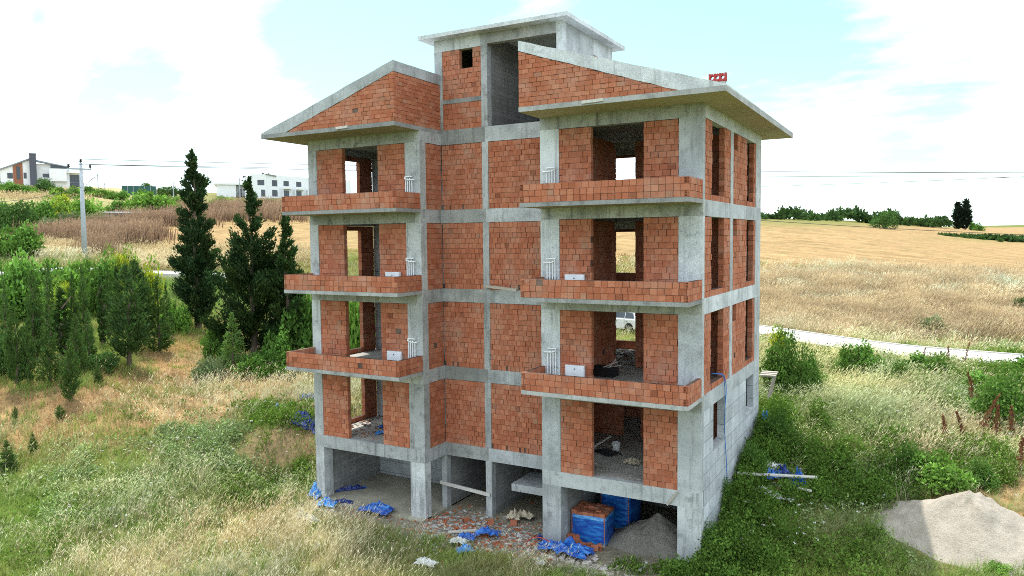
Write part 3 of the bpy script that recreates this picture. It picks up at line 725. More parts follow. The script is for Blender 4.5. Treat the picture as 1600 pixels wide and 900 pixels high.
# white pipes standing on the balconies beside the columns
def pipe_mb(mirror):
    mb = MB(); s = -1 if mirror else 1
    xs_ = [-.16, -.05, .05, .15]
    tops = [1.02, 1.12, 1.12, 1.16]
    for i, (x, t) in enumerate(zip(xs_, tops)):
        mb.tube([(s*x, 0, 0), (s*x, 0, t)], .021, 8)
    return mb
pg = 'white riser pipes on the balconies'
def pipes(x, z, mirror, label):
    t = thing('riser_pipes', label, 'pipes', (x, -.07, z), 0, pg)
    s = -1 if mirror else 1
    tops = [1.05, 1.13, 1.13, 1.18]
    for px_, tp in zip([-.14, -.04, .06, .15], tops):
        mb = MB(); mb.tube([(s*px_, 0, 0), (s*px_, 0, tp)], .02, 8); mb.build('pipe', M['white_plastic'], t)
    mb = MB(); mb.tube([(s*-.26, -.03, 1.07), (s*.02, -.03, 1.07)], .024, 8); mb.tube([(s*-.16, 0, 1.19), (s*.17, 0, 1.19)], .024, 8); mb.tube([(s*.02, -.03, 1.07), (s*.17, -.03, 1.12), (s*.17, -.03, 1.19)], .02, 8)
    mb.build('pipe_elbow', M['white_plastic'], t)
    mb = MB(); mb.box(-.2, .2, .025, .05, .55, .59); mb.build('pipe_clamp', M['metal'], t)
fl = {1: 'lowest', 2: 'middle', 3: 'topmost'}
for k in (1, 2, 3):
    pipes(-5.04, lev[k]+.004, False, 'white pipes standing against the column on the %s balcony of the right wing' % fl[k])
    pipes(-10.83, lev[k]+.004, True, 'white pipes standing against the column on the %s balcony of the left wing' % fl[k])
# white manifold cabinets on the brick beside the balcony openings
def cabinet(x, z, w_, label):
    t = thing('wall_cabinet', label, 'cabinet', (x, -.004, z), 0, 'white cabinets behind the balcony parapets')
    mb = MB(); mb.box(-w_/2, w_/2, -.10, 0, 0, .62); mb.build('cabinet_body', M['white_paint'], t)
    mb = MB(); mb.box(-w_/2+.03, w_/2-.03, -.112, -.1005, .03, .59); d = mb.build('door', M['white_paint'], t)
    mb = MB(); mb.tube([(0, -.113, .50), (0, -.125, .50)], .02, 8); mb.build('lock', M['black'], d)
cabinet(-4.18, lev[1]+.07, .68, 'white wall cabinet above the lowest balcony parapet of the right wing')
cabinet(-4.18, lev[2]+.07, .68, 'white wall cabinet peeping over the middle balcony parapet of the right wing')
cabinet(-11.66, lev[1]+.06, .66, 'white wall cabinet above the lowest balcony parapet of the left wing')
cabinet(-11.66, lev[2]+.06, .66, 'white wall cabinet peeping over the middle balcony parapet of the left wing')
# boards left on the ledges
def plank(a, b, w_, t_, name, mat, label, cat='plank', group=None):
    a = np.array(a, float); b = np.array(b, float); L_ = np.linalg.norm(b-a)
    mb = MB(); mb.box(0, L_, -w_/2, w_/2, -t_/2, t_/2); o = mb.build(name, mat)
    d = Vector(b-a).normalized(); o.rotation_euler = d.to_track_quat('X', 'Z').to_euler(); o.location = a
    return tag(o, label, cat, group)
plank((-8.42, YS-.06, 6.13), (-6.85, YS-.5, 6.05), .12, .09, 'timber_plank', M['wood'], 'grey timber sticking out over the ledge of the recessed wall')
plank(on(525, 200.5, 1, EY-.02), on(543, 197.8, 1, EY-.02), .05, .09, 'timber_offcut', M['wood_pale'], 'pale board on the edge of the left eave', 'board')
plank(on(909, 160, 1, EY-.02), on(943, 155.4, 1, EY-.02), .05, .09, 'timber_offcut', M['wood_pale'], 'pale board on the edge of the right eave', 'board')
plank((XR-.25, YS-.05, -1.62), (-8.36, YS-.05, -1.78), .05, .13, 'timber_rail', M['wood_pale'], 'pale timber rail nailed across the basement opening beside the stairs', 'rail')
plank((-.72, -.06, -.02), (-1.05, -.05, -.50), .05, .06, 'timber_offcut', M['wood'], 'short stick leaning across the beam below the corner brick panel', 'stick')
# perforated block standing on the roof edge
mb = MB(); W_, H_, T_ = .50, .24, .12
mb.box(.02, .48, .01, .11, -.16, 0, (.34, .32, .30))
for k in range(4): mb.box(k*(W_-.05)/3, k*(W_-.05)/3+.05, 0, T_, 0, H_, (.34, .05, .045))
for k in range(3):
    x0 = .05+k*(W_-.05)/3-.0; x1 = (k+1)*(W_-.05)/3
    cx, cz, r_ = (x0+x1)/2, H_/2, .05
    ring = [(cx+r_*math.cos(a), cz+r_*math.sin(a)) for a in np.linspace(0, 2*math.pi, 13)]
    sq = []
    for a in np.linspace(0, 2*math.pi, 13):
        c_, s_ = math.cos(a), math.sin(a); q = max(abs(c_)/((x1-x0)/2), abs(s_)/(H_/2)); sq.append((cx+c_/q, cz+s_/q))
    for i in range(12):
        for y in (0, T_): mb.face([(ring[i][0], y, ring[i][1]), (ring[i+1][0], y, ring[i+1][1]), (sq[i+1][0], y, sq[i+1][1]), (sq[i][0], y, sq[i][1])], (.34, .05, .045))
        mb.face([(ring[i][0], 0, ring[i][1]), (ring[i+1][0], 0, ring[i+1][1]), (ring[i+1][0], T_, ring[i+1][1]), (ring[i][0], T_, ring[i][1])], (.30, .04, .04))
        mb.face([(sq[i][0], 0, sq[i][1]), (sq[i+1][0], 0, sq[i+1][1]), (sq[i+1][0], T_, sq[i+1][1]), (sq[i][0], T_, sq[i][1])], (.34, .05, .045))
pb = on(1107, 130, 1, -.6)
obj_at(mb, 'perforated_block', M['brick'], (pb[0], -.6, zl_top(pb[0]+.25, False)+.10), 'dark red block with round holes standing on the roof edge', 'block')
# blue pipes
def cable(name, pts, r, mat, label, cat, group=None, sm=6):
    P = [np.array(p, float) for p in pts]; out = []
    for i in range(len(P)-1):
        p0, p1, p2, p3 = P[max(i-1, 0)], P[i], P[i+1], P[min(i+2, len(P)-1)]
        for t in np.linspace(0, 1, sm, endpoint=False):
            out.append(.5*((2*p1)+(-p0+p2)*t+(2*p0-5*p1+4*p2-p3)*t*t+(-p0+3*p1-3*p2+p3)*t**3))
    out.append(P[-1]); mb = MB(); mb.tube(out, r, 6); return tag(mb.build(name, mat, None, smooth=True), label, cat, group)
g0 = float(ground(.12, 3.3))
cable('blue_pipe', [(-.3, 2.3, 3.35), (-.05, 2.45, 3.30), (.05, 2.55, 3.2), (.05, 2.75, 2.75), (.04, 2.85, 2.2), (.05, 2.75, 1.6), (.04, 2.9, .9), (.05, 3.05, .2), (.08, 3.2, g0)], .014, M['blue_hose'], 'thin blue pipe hanging down the right side wall from a window', 'pipe')
cable('blue_pipe', [(-.25, 2.35, 3.33), (.0, 2.5, 3.32), (.06, 2.72, 3.1), (.05, 2.95, 2.7), (.04, 2.87, 2.22)], .012, M['blue_hose'], 'short loop of blue pipe beside the longer hanging one', 'pipe')
gz = float(ground(-5.9, -.5))
cable('red_pipe', [(-6.0, -.25, gz+.02), (-5.7, -.32, gz+.32), (-5.3, -.35, gz+.40), (-4.95, -.28, gz+.25), (-4.72, -.22, gz-.02)], .018, M['red_hose'], 'thin red pipe arching across the foot of the basement column', 'pipe')
# brick pallets in blue film
def pallet(cx, cy, w_, d_, h_, bricks_on_top, label):
    t = thing('brick_pallet', label, 'pallet of bricks', (cx, cy, -2.66), .05 if bricks_on_top else -.12, 'wrapped pallets of bricks in the basement')
    mb = MB()
    for k in range(4): mb.box(-w_/2, w_/2, -d_/2+k*(d_-.1)/3, -d_/2+k*(d_-.1)/3+.1, 0, .10)
    mb.build('pallet_base', M['wood'], t)
    mb = MB(); r = np.random.default_rng(int(w_*100)); nx_, ny_ = 6, 5
    for i in range(nx_):
        for j in range(ny_):
            hh = h_+r.uniform(-.02, .05) - (.10 if (bricks_on_top and 1 <= i <= 3 and 1 <= j <= 2) else 0)
            mb.box(-w_/2+i*w_/nx_+.006, -w_/2+(i+1)*w_/nx_-.006, -d_/2+j*d_/ny_+.006, -d_/2+(j+1)*d_/ny_-.006, .102, hh, bcol(r))
    mb.build('brick_stack', M['brick'], t)
    n_ = 44; zs_ = np.linspace(.06, h_-(.10 if bricks_on_top else .0)+.0, 9); V = []; F = []
    for iz, z in enumerate(zs_):
        for k in range(n_):
            a = 2*math.pi*k/n_; c_, s_ = math.cos(a), math.sin(a); q = max(abs(c_), abs(s_))
            x, y = c_/q, s_/q; b = 1+.012*math.sin(a*9+iz*1.7)+.01*math.sin(a*17+iz)
            sh = .10*(z/h_) if bricks_on_top else 0
            V.append((x*(w_/2+.02)*b-sh*.5*0, y*(d_/2+.02)*b, z+.01*math.sin(a*5+iz)))
    for iz in range(8):
        for k in range(n_): F.append((iz*n_+k, iz*n_+(k+1) % n_, (iz+1)*n_+(k+1) % n_, (iz+1)*n_+k))
    me = bpy.data.meshes.new('wrap_film'); me.from_pydata(V, [], F); me.materials.append(M['film']); me.materials.append(M['film_light'])
    for i, p in enumerate(me.polygons): p.material_index = 1 if i >= 7*n_ else 0; p.use_smooth = True
    o = bpy.data.objects.new('wrap_film', me); col.objects.link(o); o.parent = t
    if not bricks_on_top:
        mb = MB(); mb.box(-w_/2-.01, w_/2+.01, -d_/2-.01, d_/2+.01, h_+.055, h_+.075); mb.build('film_cover', M['film_dark'], t)
    return t
a = on(887, 850, 2, -2.65); b = on(945, 856, 2, -2.65)
pallet(-4.12, 1.25, 1.22, 1.0, 1.12, True, 'pallet of red bricks in blue film with its top open')
pallet(-3.75, 3.0, 1.15, 1.0, 1.75, False, 'tall wrapped blue pallet standing behind the open one')
# loose bricks at the pallet's foot
br_spots = [(-4.55, .42, 0, .3), (-4.35, .50, 0, .9), (-4.12, .40, 0, .1), (-3.92, .46, 0, 1.2), (-3.70, .38, 0, .5), (-3.55, .52, 0, 2.1), (-4.62, .50, .19, .2), (-4.42, .46, .19, .7), (-4.75, .36, 0, 1.4), (-3.8, .2, 0, .2), (-8.0, .75, 0, .7), (-7.2, 1.1, 0, .2), (-8.9, .5, 0, 1.1)]
br_lab = ['loose brick under the left corner of the open pallet', 'loose brick lying between two others at the open pallet', 'loose brick in front of the blue wrapped film', 'turned loose brick by the middle of the open pallet', 'loose brick near the right corner of the open pallet', 'loose brick at the far right foot of the open pallet', 'topmost brick of the small heap by the column', 'second brick resting on the small heap by the column', 'loose brick nearest the basement column', 'loose brick lying forward on the grey dust', 'red brick lying by the thin basement post', 'red brick lying in front of the stair landing', 'red brick lying on rubble left of the thin post']
for i, ((x, y, z, rz_), lb) in enumerate(zip(br_spots, br_lab)):
    mb = MB(); r = np.random.default_rng(i+300); c_ = bcol(r)
    mb.box(-.12, .12, -.065, .065, .012, .19, c_)
    for k in (-1, 0, 1): mb.box(-.122, -.1195, -.05+.04*(k+1)-.012, -.05+.04*(k+1)+.012, .03, .17, (.06, .02, .015))
    obj_at(mb, 'loose_brick', M['brick'], (x, y, float(ground(x, y))+z), lb, 'brick', 'loose bricks around the basement', rz_)
# heaps of sand
def heap(name, cx, cy, rx, ry, h, mat, label, cat, seed=0, rz_=0, flat=.0, pw=1.35):
    n_, m_ = 36, 72; V = []; F = []; r = np.random.default_rng(seed)
    zb = float(ground(cx, cy)); pe = r.uniform(0, 9)
    for i in range(n_+1):
        t = i/n_
        for j in range(m_):
            a = 2*math.pi*j/m_; rag = 1+.10*math.sin(2*a+pe)+.07*math.sin(3*a+2*pe)+.04*math.sin(7*a+pe)
            x = rx*t*rag*math.cos(a); y = ry*t*rag*math.sin(a); x, y = x*math.cos(rz_)-y*math.sin(rz_), x*math.sin(rz_)+y*math.cos(rz_)
            g = float(ground(cx+x, cy+y))-zb
            prof = (math.sqrt((1-t)**2+.012)-.11)/.90 if t < 1 else -.02
            k = max(prof, -.02)*h
            k += (float(fbm(np.array([(cx+x)*1.6+seed]), np.array([(cy+y)*1.6]))[0])-.5)*.34*h*max(0, 1-t)*min(1, t*3+.3)
            k += (float(fbm(np.array([(cx+x)*6+seed]), np.array([(cy+y)*6]))[0])-.5)*.11*min(1, 3*(1-t))
            V.append((x, y, g+k - (.15 if i == n_ else 0)))
    for i in range(n_):
        for j in range(m_): F.append((i*m_+j, (i+1)*m_+j, (i+1)*m_+(j+1) % m_, i*m_+(j+1) % m_))
    me = bpy.data.meshes.new(name); me.from_pydata(V, [], F); me.materials.append(mat)
    for p in me.polygons: p.use_smooth = True
    o = bpy.data.objects.new(name, me); col.objects.link(o); o.location = (cx, cy, zb); return tag(o, label, cat)
def sand_mat(name, c, c2):
    mt, nt = newmat(name); v = objco(nt)
    f = noise(nt, v, 2.2, 7, .7); g_ = noise(nt, v, 26, 4, .7); run = noise(nt, mapping(nt, v, (6, 6, 1)), 1.0, 4)
    cc = mixc(nt, c, c2, ramp(nt, f, [(.35, 0), (.65, 1)])); cc = mixc(nt, cc, ramp(nt, g_, [(.3, .72), (.7, 1.18)]), 1.0, 'MULTIPLY')
    finish(nt, cc, .95, .1, bump=mixc(nt, f, mixc(nt, g_, run, .4), .55), bstr=.9, bdist=.12); return mt
M['sand'] = sand_mat('builders_sand', (.34, .30, .245), (.43, .385, .32)); M['sand_grey'] = sand_mat('grey_sand', (.22, .205, .175), (.30, .28, .24))
heap('sand_heap', 7.2, 4.35, 2.5, 2.1, 1.48, M['sand'], 'big heap of pale sand right of the building, half in its shadow', 'sand heap', 4, R(-8))
heap('sand_heap', -2.05, 2.1, 1.75, 1.6, 1.02, M['sand_grey'], 'grey sand heap in the dark basement bay behind the corner column', 'sand heap', 9)
# crumpled plastic sheets and sacks
def crumple(name, px, py, w_, d_, h_, mat, label, cat='plastic sheet', group=None, seed=0, rz_=None, world=None):
    r = np.random.default_rng(seed+500)
    c_ = np.array(world) if world is not None else hit(px, py)[0]
    n_, m_ = 26, 20; a = r.uniform(0, 6.28) if rz_ is None else rz_
    ca, sa = math.cos(a), math.sin(a); zb = float(ground(c_[0], c_[1])) if world is None else c_[2]
    U_, V_ = np.meshgrid(np.linspace(-1, 1, n_), np.linspace(-1, 1, m_), indexing='ij')
    o1, o2 = r.uniform(0, 50, 2)
    edge = .75+.5*fbm(np.arctan2(V_, U_)*1.2+o1, np.hypot(U_, V_)*.8+o2)
    X = U_*edge*w_/2+(fbm(U_*2.5+o1, V_*2.5)-.5)*w_*.22; Y = V_*edge*d_/2+(fbm(U_*2.5+o2, V_*2.5+9)-.5)*d_*.3
    rad = np.clip(1-np.hypot(U_, V_)/1.35, 0, 1)
    ridge = np.abs(fbm(U_*2.3+o1, V_*2.3+o2, 2)-.5)*2; ridge2 = np.abs(fbm(U_*5+o2, V_*5+o1, 2)-.5)*2
    Hh = h_*(rad*.75+.25)*(.15+1.25*ridge+.7*ridge2*(.4+rad))
    x = c_[0]+X*ca-Y*sa; y = c_[1]+X*sa+Y*ca
    z = (ground(x, y)+(.10 if py > 600 and px < 1100 and py > 800 else .02 if px < 700 else .16) if world is None else np.full_like(x, zb))+Hh+.012
    V = np.stack([x-c_[0], y-c_[1], z-zb], -1).reshape(-1, 3)
    F = [(i*m_+j, (i+1)*m_+j, (i+1)*m_+j+1, i*m_+j+1) for i in range(n_-1) for j in range(m_-1) if r.random() > .03 or 2 < i < n_-4]
    me = bpy.data.meshes.new(name); me.from_pydata([tuple(v) for v in V], [], F); me.materials.append(mat)
    o = bpy.data.objects.new(name, me); col.objects.link(o); o.location = (c_[0], c_[1], zb)
    sm = o.modifiers.new('thickness', 'SOLIDIFY'); sm.thickness = .006
    return tag(o, label, cat, group)
PG = 'scraps of blue plastic film lying about'
FM, FL, FD = M['film'], M['film_light'], M['film_dark']
crumple('plastic_sheet', 590, 802, 1.35, .75, .30, FM, 'crumpled blue plastic film on the garage floor edge', group=PG, seed=1, rz_=0)
crumple('plastic_sheet', 497, 772, .55, .95, .45, FL, 'bright light blue plastic film against the foot of the left corner column', group=PG, seed=2, rz_=.2)
crumple('plastic_sheet', 512, 790, .8, .5, .3, FL, 'pale blue torn film in the grass by the left corner column', group=PG, seed=21, rz_=.2)
crumple('plastic_sheet', 548, 766, 1.2, .35, .20, FD, 'dark blue film strip along the garage side wall', group=PG, seed=3, rz_=.9)
crumple('plastic_sheet', 536, 786, .8, .35, .14, FD, 'small dark blue film at the garage entrance', group=PG, seed=4, rz_=.3)
crumple('plastic_sheet', 880, 866, 1.75, .8, .42, FM, 'large crumpled blue film in front of the brick pallet', group=PG, seed=5, rz_=.0)
crumple('plastic_sheet', 762, 840, .85, .4, .26, FM, 'blue film on the rubble below the thin basement post', group=PG, seed=6, rz_=.4)
crumple('plastic_sheet', 730, 845, .6, .35, .22, FM, 'smaller blue film left of the film on the rubble', group=PG, seed=7, rz_=.1)
crumple('plastic_sheet', 727, 865, .55, .45, .22, FL, 'light blue film in the grass below the rubble', group=PG, seed=8, rz_=.8)
crumple('plastic_sheet', 845, 846, .3, .3, .15, FD, 'tiny dark blue film left of the basement column', group=PG, seed=81, rz_=.8)
crumple('plastic_sheet', 472, 812, .55, .4, .25, FM, 'small blue film lying in the grass with a pale sheet', group=PG, seed=9)
crumple('plastic_sheet', 487, 817, .9, .35, .2, M['sack'], 'pale plastic sheet in the grass beside a small blue film', group=None, seed=91, rz_=-.3)
crumple('plastic_sheet', 474, 660, 1.7, .7, .45, FD, 'deep blue film draped over the cut bank beside the left wing', group=PG, seed=10, rz_=.2)
crumple('plastic_sheet', 484, 624, 1.1, .45, .3, FM, 'blue film in the weeds highest on the bank by the left wing', group=PG, seed=11, rz_=.3)
crumple('plastic_sheet', 438, 640, .9, .4, .3, FL, 'light blue film scraps in weeds on the bank top', group=PG, seed=12, rz_=.1)
crumple('plastic_sheet', 446, 652, .6, .3, .25, FM, 'small blue film below the light scraps on the bank', group=PG, seed=13, rz_=.1)
crumple('plastic_sheet', 1148, 792, 1.05, .55, .3, FM, 'vivid blue film in the weeds by the front right corner', group=PG, seed=14, rz_=.3)
crumple('plastic_sheet', 1200, 752, .8, .5, .3, FM, 'blue film among white rubbish behind the long plank', group=PG, seed=15, rz_=.5)
crumple('plastic_sheet', 1222, 748, .5, .8, .3, FD, 'dark blue film standing in weeds among white rubbish', group=PG, seed=16, rz_=.5)
crumple('plastic_sheet', 1247, 763, .45, .5, .45, FM, 'blue film upright at the right end of the rubbish', group=PG, seed=17, rz_=.5)
crumple('plastic_sheet', 1196, 682, .4, .4, .9, FL, 'light blue film caught in tall weeds near the side wall', group=PG, seed=18, rz_=.5)
crumple('plastic_sheet', 1200, 738, 1.1, .6, .25, M['sack'], 'white plastic sheeting heaped behind the blue films', seed=19, rz_=.2)
crumple('plastic_sheet', 1190, 775, .7, .35, .15, M['sack'], 'white torn sheet just below the long plank', seed=20, rz_=.1)
crumple('plastic_sheet', 1218, 785, .9, .3, .12, M['sack'], 'white strip of sheet in the grass lower than the long plank', seed=22, rz_=.0)
crumple('plastic_sheet', 716, 852, .6, .35, .2, M['sack'], 'white film beside the blue film under the rubble', seed=23, rz_=.3)
crumple('plastic_sheet', 665, 886, .75, .4, .25, M['sack'], 'white crumpled film in the grass at the bottom edge', seed=24, rz_=.1)
crumple('plastic_sheet', 495, 861, .3, .25, .22, M['sack'], 'little white bag alone in the dry grass', seed=25)
crumple('plastic_sheet', 843, 884, .5, .3, .15, M['sack'], 'white film scrap below the large blue film', seed=26)
crumple('cement_sack', 803, 815, .5, .38, .35, M['paper_sack'], 'yellowish cement sack slumped left in front of the landing', 'sack', 'cement sacks under the landing', 27, .2)
crumple('cement_sack', 820, 812, .65, .35, .25, M['paper_sack'], 'torn flat cement sack right of the slumped sack', 'sack', 'cement sacks under the landing', 28, .1)
crumple('plastic_sheet', 0, 0, .7, .4, .14, FM, 'blue film on the floor of the lowest left room', group=PG, seed=29, world=(-13.9, 2.2, 0.0))
crumple('plastic_sheet', 0, 0, .6, .35, .12, FL, 'second blue film nearer the sill of the lowest left room', group=PG, seed=30, world=(-13.4, 1.3, 0.0))
# planks and a trestle
h1 = hit(1152, 766)[0]; h2 = hit(1276, 773)[0]; h1[2] += .62; h2[2] += .62
plank(h1, h2, .16, .05, 'timber_plank', M['wood_pale'], 'long pale plank lying across the weeds right of the building')
h1 = hit(1246, 781)[0]; h2 = hit(1268, 786)[0]; h1[2] += .42; h2[2] += .42
plank(h1, h2, .1, .05, 'timber_plank', M['wood_pale'], 'short pale plank below the long plank in the weeds')
t = thing('timber_trestle', 'rough timber trestle leaning at the rear corner of the side wall', 'trestle', (.25, 9.1, 0))
zt = 2.35
for k in range(3):
    mb = MB(); mb.box(-.25, .38, -.3+.24*k, -.3+.24*k+.2, zt-.12+.03*k, zt-.08+.03*k); mb.build('board', M['wood'], t)
for y in (-.2, .3):
    mb = MB(); mb.prism([(.26, y, zt-.13), (.33, y, zt-.13), (.12, y, 1.3), (.05, y, 1.3)], (0, .06, 0)); mb.build('leg', M['wood'], t)
mb = MB(); mb.box(-.2, .3, .0, .05, zt-.22, zt-.14); mb.build('brace', M['wood'], t)
h1 = hit(700, 835)[0]; h2 = hit(745, 832)[0]; h1[2] += .08; h2[2] += .08
plank(h1, h2, .13, .06, 'timber_plank', M['wood_pale'], 'short pale plank on the rubble edge in front of the stairs')
h1 = hit(1000, 897)[0]; h2 = hit(1010, 884)[0]; h1[2] += .1; h2[2] += .12
plank(h1, h2, .12, .04, 'timber_plank', M['wood_pale'], 'plank end in the grass before the grey sand heap')
# things inside the rooms
t = thing('bucket', 'white plastic bucket on the floor of the ground storey room', 'bucket', (-4.05, 3.3, .0))
mb = MB(); n_ = 18
for k in range(n_):
    a0, a1 = 2*math.pi*k/n_, 2*math.pi*(k+1)/n_
    for (r0_, z0, r1_, z1) in ((.12, 0, .16, .30), (.16, .30, .172, .30), (.172, .30, .172, .27), (.15, .295, .115, .02)):
        mb.face([(r0_*math.cos(a0), r0_*math.sin(a0), z0), (r0_*math.cos(a1), r0_*math.sin(a1), z0), (r1_*math.cos(a1), r1_*math.sin(a1), z1), (r1_*math.cos(a0), r1_*math.sin(a0), z1)])
mb.face([(.12*math.cos(2*math.pi*k/n_), .12*math.sin(2*math.pi*k/n_), .01) for k in range(n_)])
mb.build('bucket_body', M['white_plastic'], t, fixn=False)
mb = MB(); mb.tube([(.165*math.cos(a), .02*math.sin(a), .28-.14*math.sin(a)) for a in np.linspace(0, math.pi, 9)], .006, 5); mb.build('handle', M['metal'], t)
crumple('rubber_sheet', 0, 0, .9, .6, .16, M['black'], 'black sheet lying on the floor beside the white bucket', 'sheet', seed=31, world=(-4.2, 2.75, 0), rz_=-.5)
crumple('cement_sack', 0, 0, .55, .4, .22, M['paper_sack'], 'grey paper sack on the floor before the white bucket', 'sack', seed=32, world=(-2.95, 2.0, 0), rz_=.2)
plank((-4.9, 2.2, .04), (-4.35, 3.5, .45), .06, .05, 'timber_offcut', M['wood_pale'], 'timber stick lying beside the black sheet and the bucket', 'stick')
t = thing('plastic_crate', 'black crate holding sticks on the floor of the second storey room', 'crate', (-4.0, 2.1, 3.0))
mb = MB(); mb.box(-.42, .42, -.25, -.22, 0, .34); mb.box(-.42, .42, .22, .25, 0, .34); mb.box(-.42, -.39, -.22, .22, 0, .34); mb.box(.39, .42, -.22, .22, 0, .34); mb.box(-.39, .39, -.22, .22, 0, .03); mb.build('crate_body', M['black'], t)
for i, (p_, q_) in enumerate([((-.3, -.1, .2), (.45, .1, .52)), ((-.1, .1, .25), (.6, -.05, .42)), ((.1, -.1, .2), (.35, .15, .6))]):
    plank(np.array(p_)+(-4.0, 2.1, 3.0), np.array(q_)+(-4.0, 2.1, 3.0), .035, .035, 'timber_offcut', M['wood_pale'], ['long pale stick lying over the black crate', 'pale stick lowest in the black crate', 'short stick standing up in the black crate'][i], 'stick', 'sticks in the black crate')
# rubble and dust
def rubble(name, n_, fn, label, seed, smin=.02, smax=.09, pal=None):
    r = np.random.default_rng(seed); mb = MB()
    pal = pal or [(.30, .29, .27), (.36, .35, .33), (.42, .14, .07), (.38, .12, .06), (.45, .44, .42), (.25, .23, .2)]
    for _ in range(n_):
        x, y, z = fn(r); s = r.uniform(smin, smax)*r.uniform(.5, 1); c_ = tuple(np.array(pal[r.integers(len(pal))])*r.uniform(.7, 1.2))
        e = r.normal(size=(8, 3))*.28
        q = [np.array(p_, float)+e[i] for i, p_ in enumerate([(-1, -1, -.5), (1, -1, -.5), (1, 1, -.5), (-1, 1, -.5), (-.8, -.8, .6), (.8, -.8, .6), (.8, .8, .6), (-.8, .8, .6)])]
        a = r.uniform(0, 6.28); ca, sa = math.cos(a), math.sin(a); k = r.uniform(.4, 1)
        mb.hexa([(x+s*(p_[0]*ca-p_[1]*sa), y+s*k*(p_[0]*sa+p_[1]*ca), z+s*.6*(p_[2]+.4)) for p_ in q], c_)
    return tag(mb.build(name, M['vcol']), label, 'rubble', kind='stuff')
def front(r):
    x = r.uniform(-10.2, -4.6); y = r.normal(-.1, .9)
    y = min(y, 4)
    return x, y, float(ground(x, y))
rubble('rubble', 2600, front, 'brick shards and grey gravel strewn before the stair bay', 1)
rubble('rubble', 420, lambda r: (lambda x, y: (x, y, float(ground(x, y))))(r.uniform(-15, -9.5), r.normal(-.5, .5)), 'scattered brick crumbs along the garage entrance', 2, .015, .06)
rubble('rubble', 500, lambda r: (r.uniform(-15.5, -11), r.uniform(.4, 3.6), 0.0), 'brick rubble on the floor of the lowest left room', 3, .02, .08, [(.30, .16, .10), (.36, .12, .06), (.25, .2, .17), (.4, .36, .32)])
rubble('rubble', 320, lambda r: (r.uniform(-6.2, -3.2), r.uniform(4.6, 8.3), 3.0), 'pale rubble on the floor behind the second storey doorway', 4, .03, .12, [(.45, .43, .40), (.35, .33, .3), (.3, .2, .15)])
rubble('rubble', 220, lambda r: (lambda x, y: (x, y, float(ground(x, y))+.05))(r.normal(1.7, .35), r.normal(5.3, .6)), 'white and red rubbish heap in the weeds by the side wall', 5, .03, .12, [(.6, .6, .58), (.5, .48, .44), (.4, .16, .1), (.55, .52, .46)])
rubble('rubble', 300, lambda r: (r.uniform(-4.4, -1.9), r.uniform(.3, 3.6), 0.0), 'dust and crumbs on the floor of the ground storey room', 6, .015, .06, [(.35, .33, .3), (.3, .28, .25)])
rubble('rubble', 160, lambda r: (lambda x, y: (x, y, float(ground(x, y))))(r.normal(-3.8, .9), r.normal(-.9, .35)), 'pale stones in the grass before the brick pallet', 7, .04, .13, [(.5, .46, .42), (.42, .36, .32), (.55, .5, .47)])

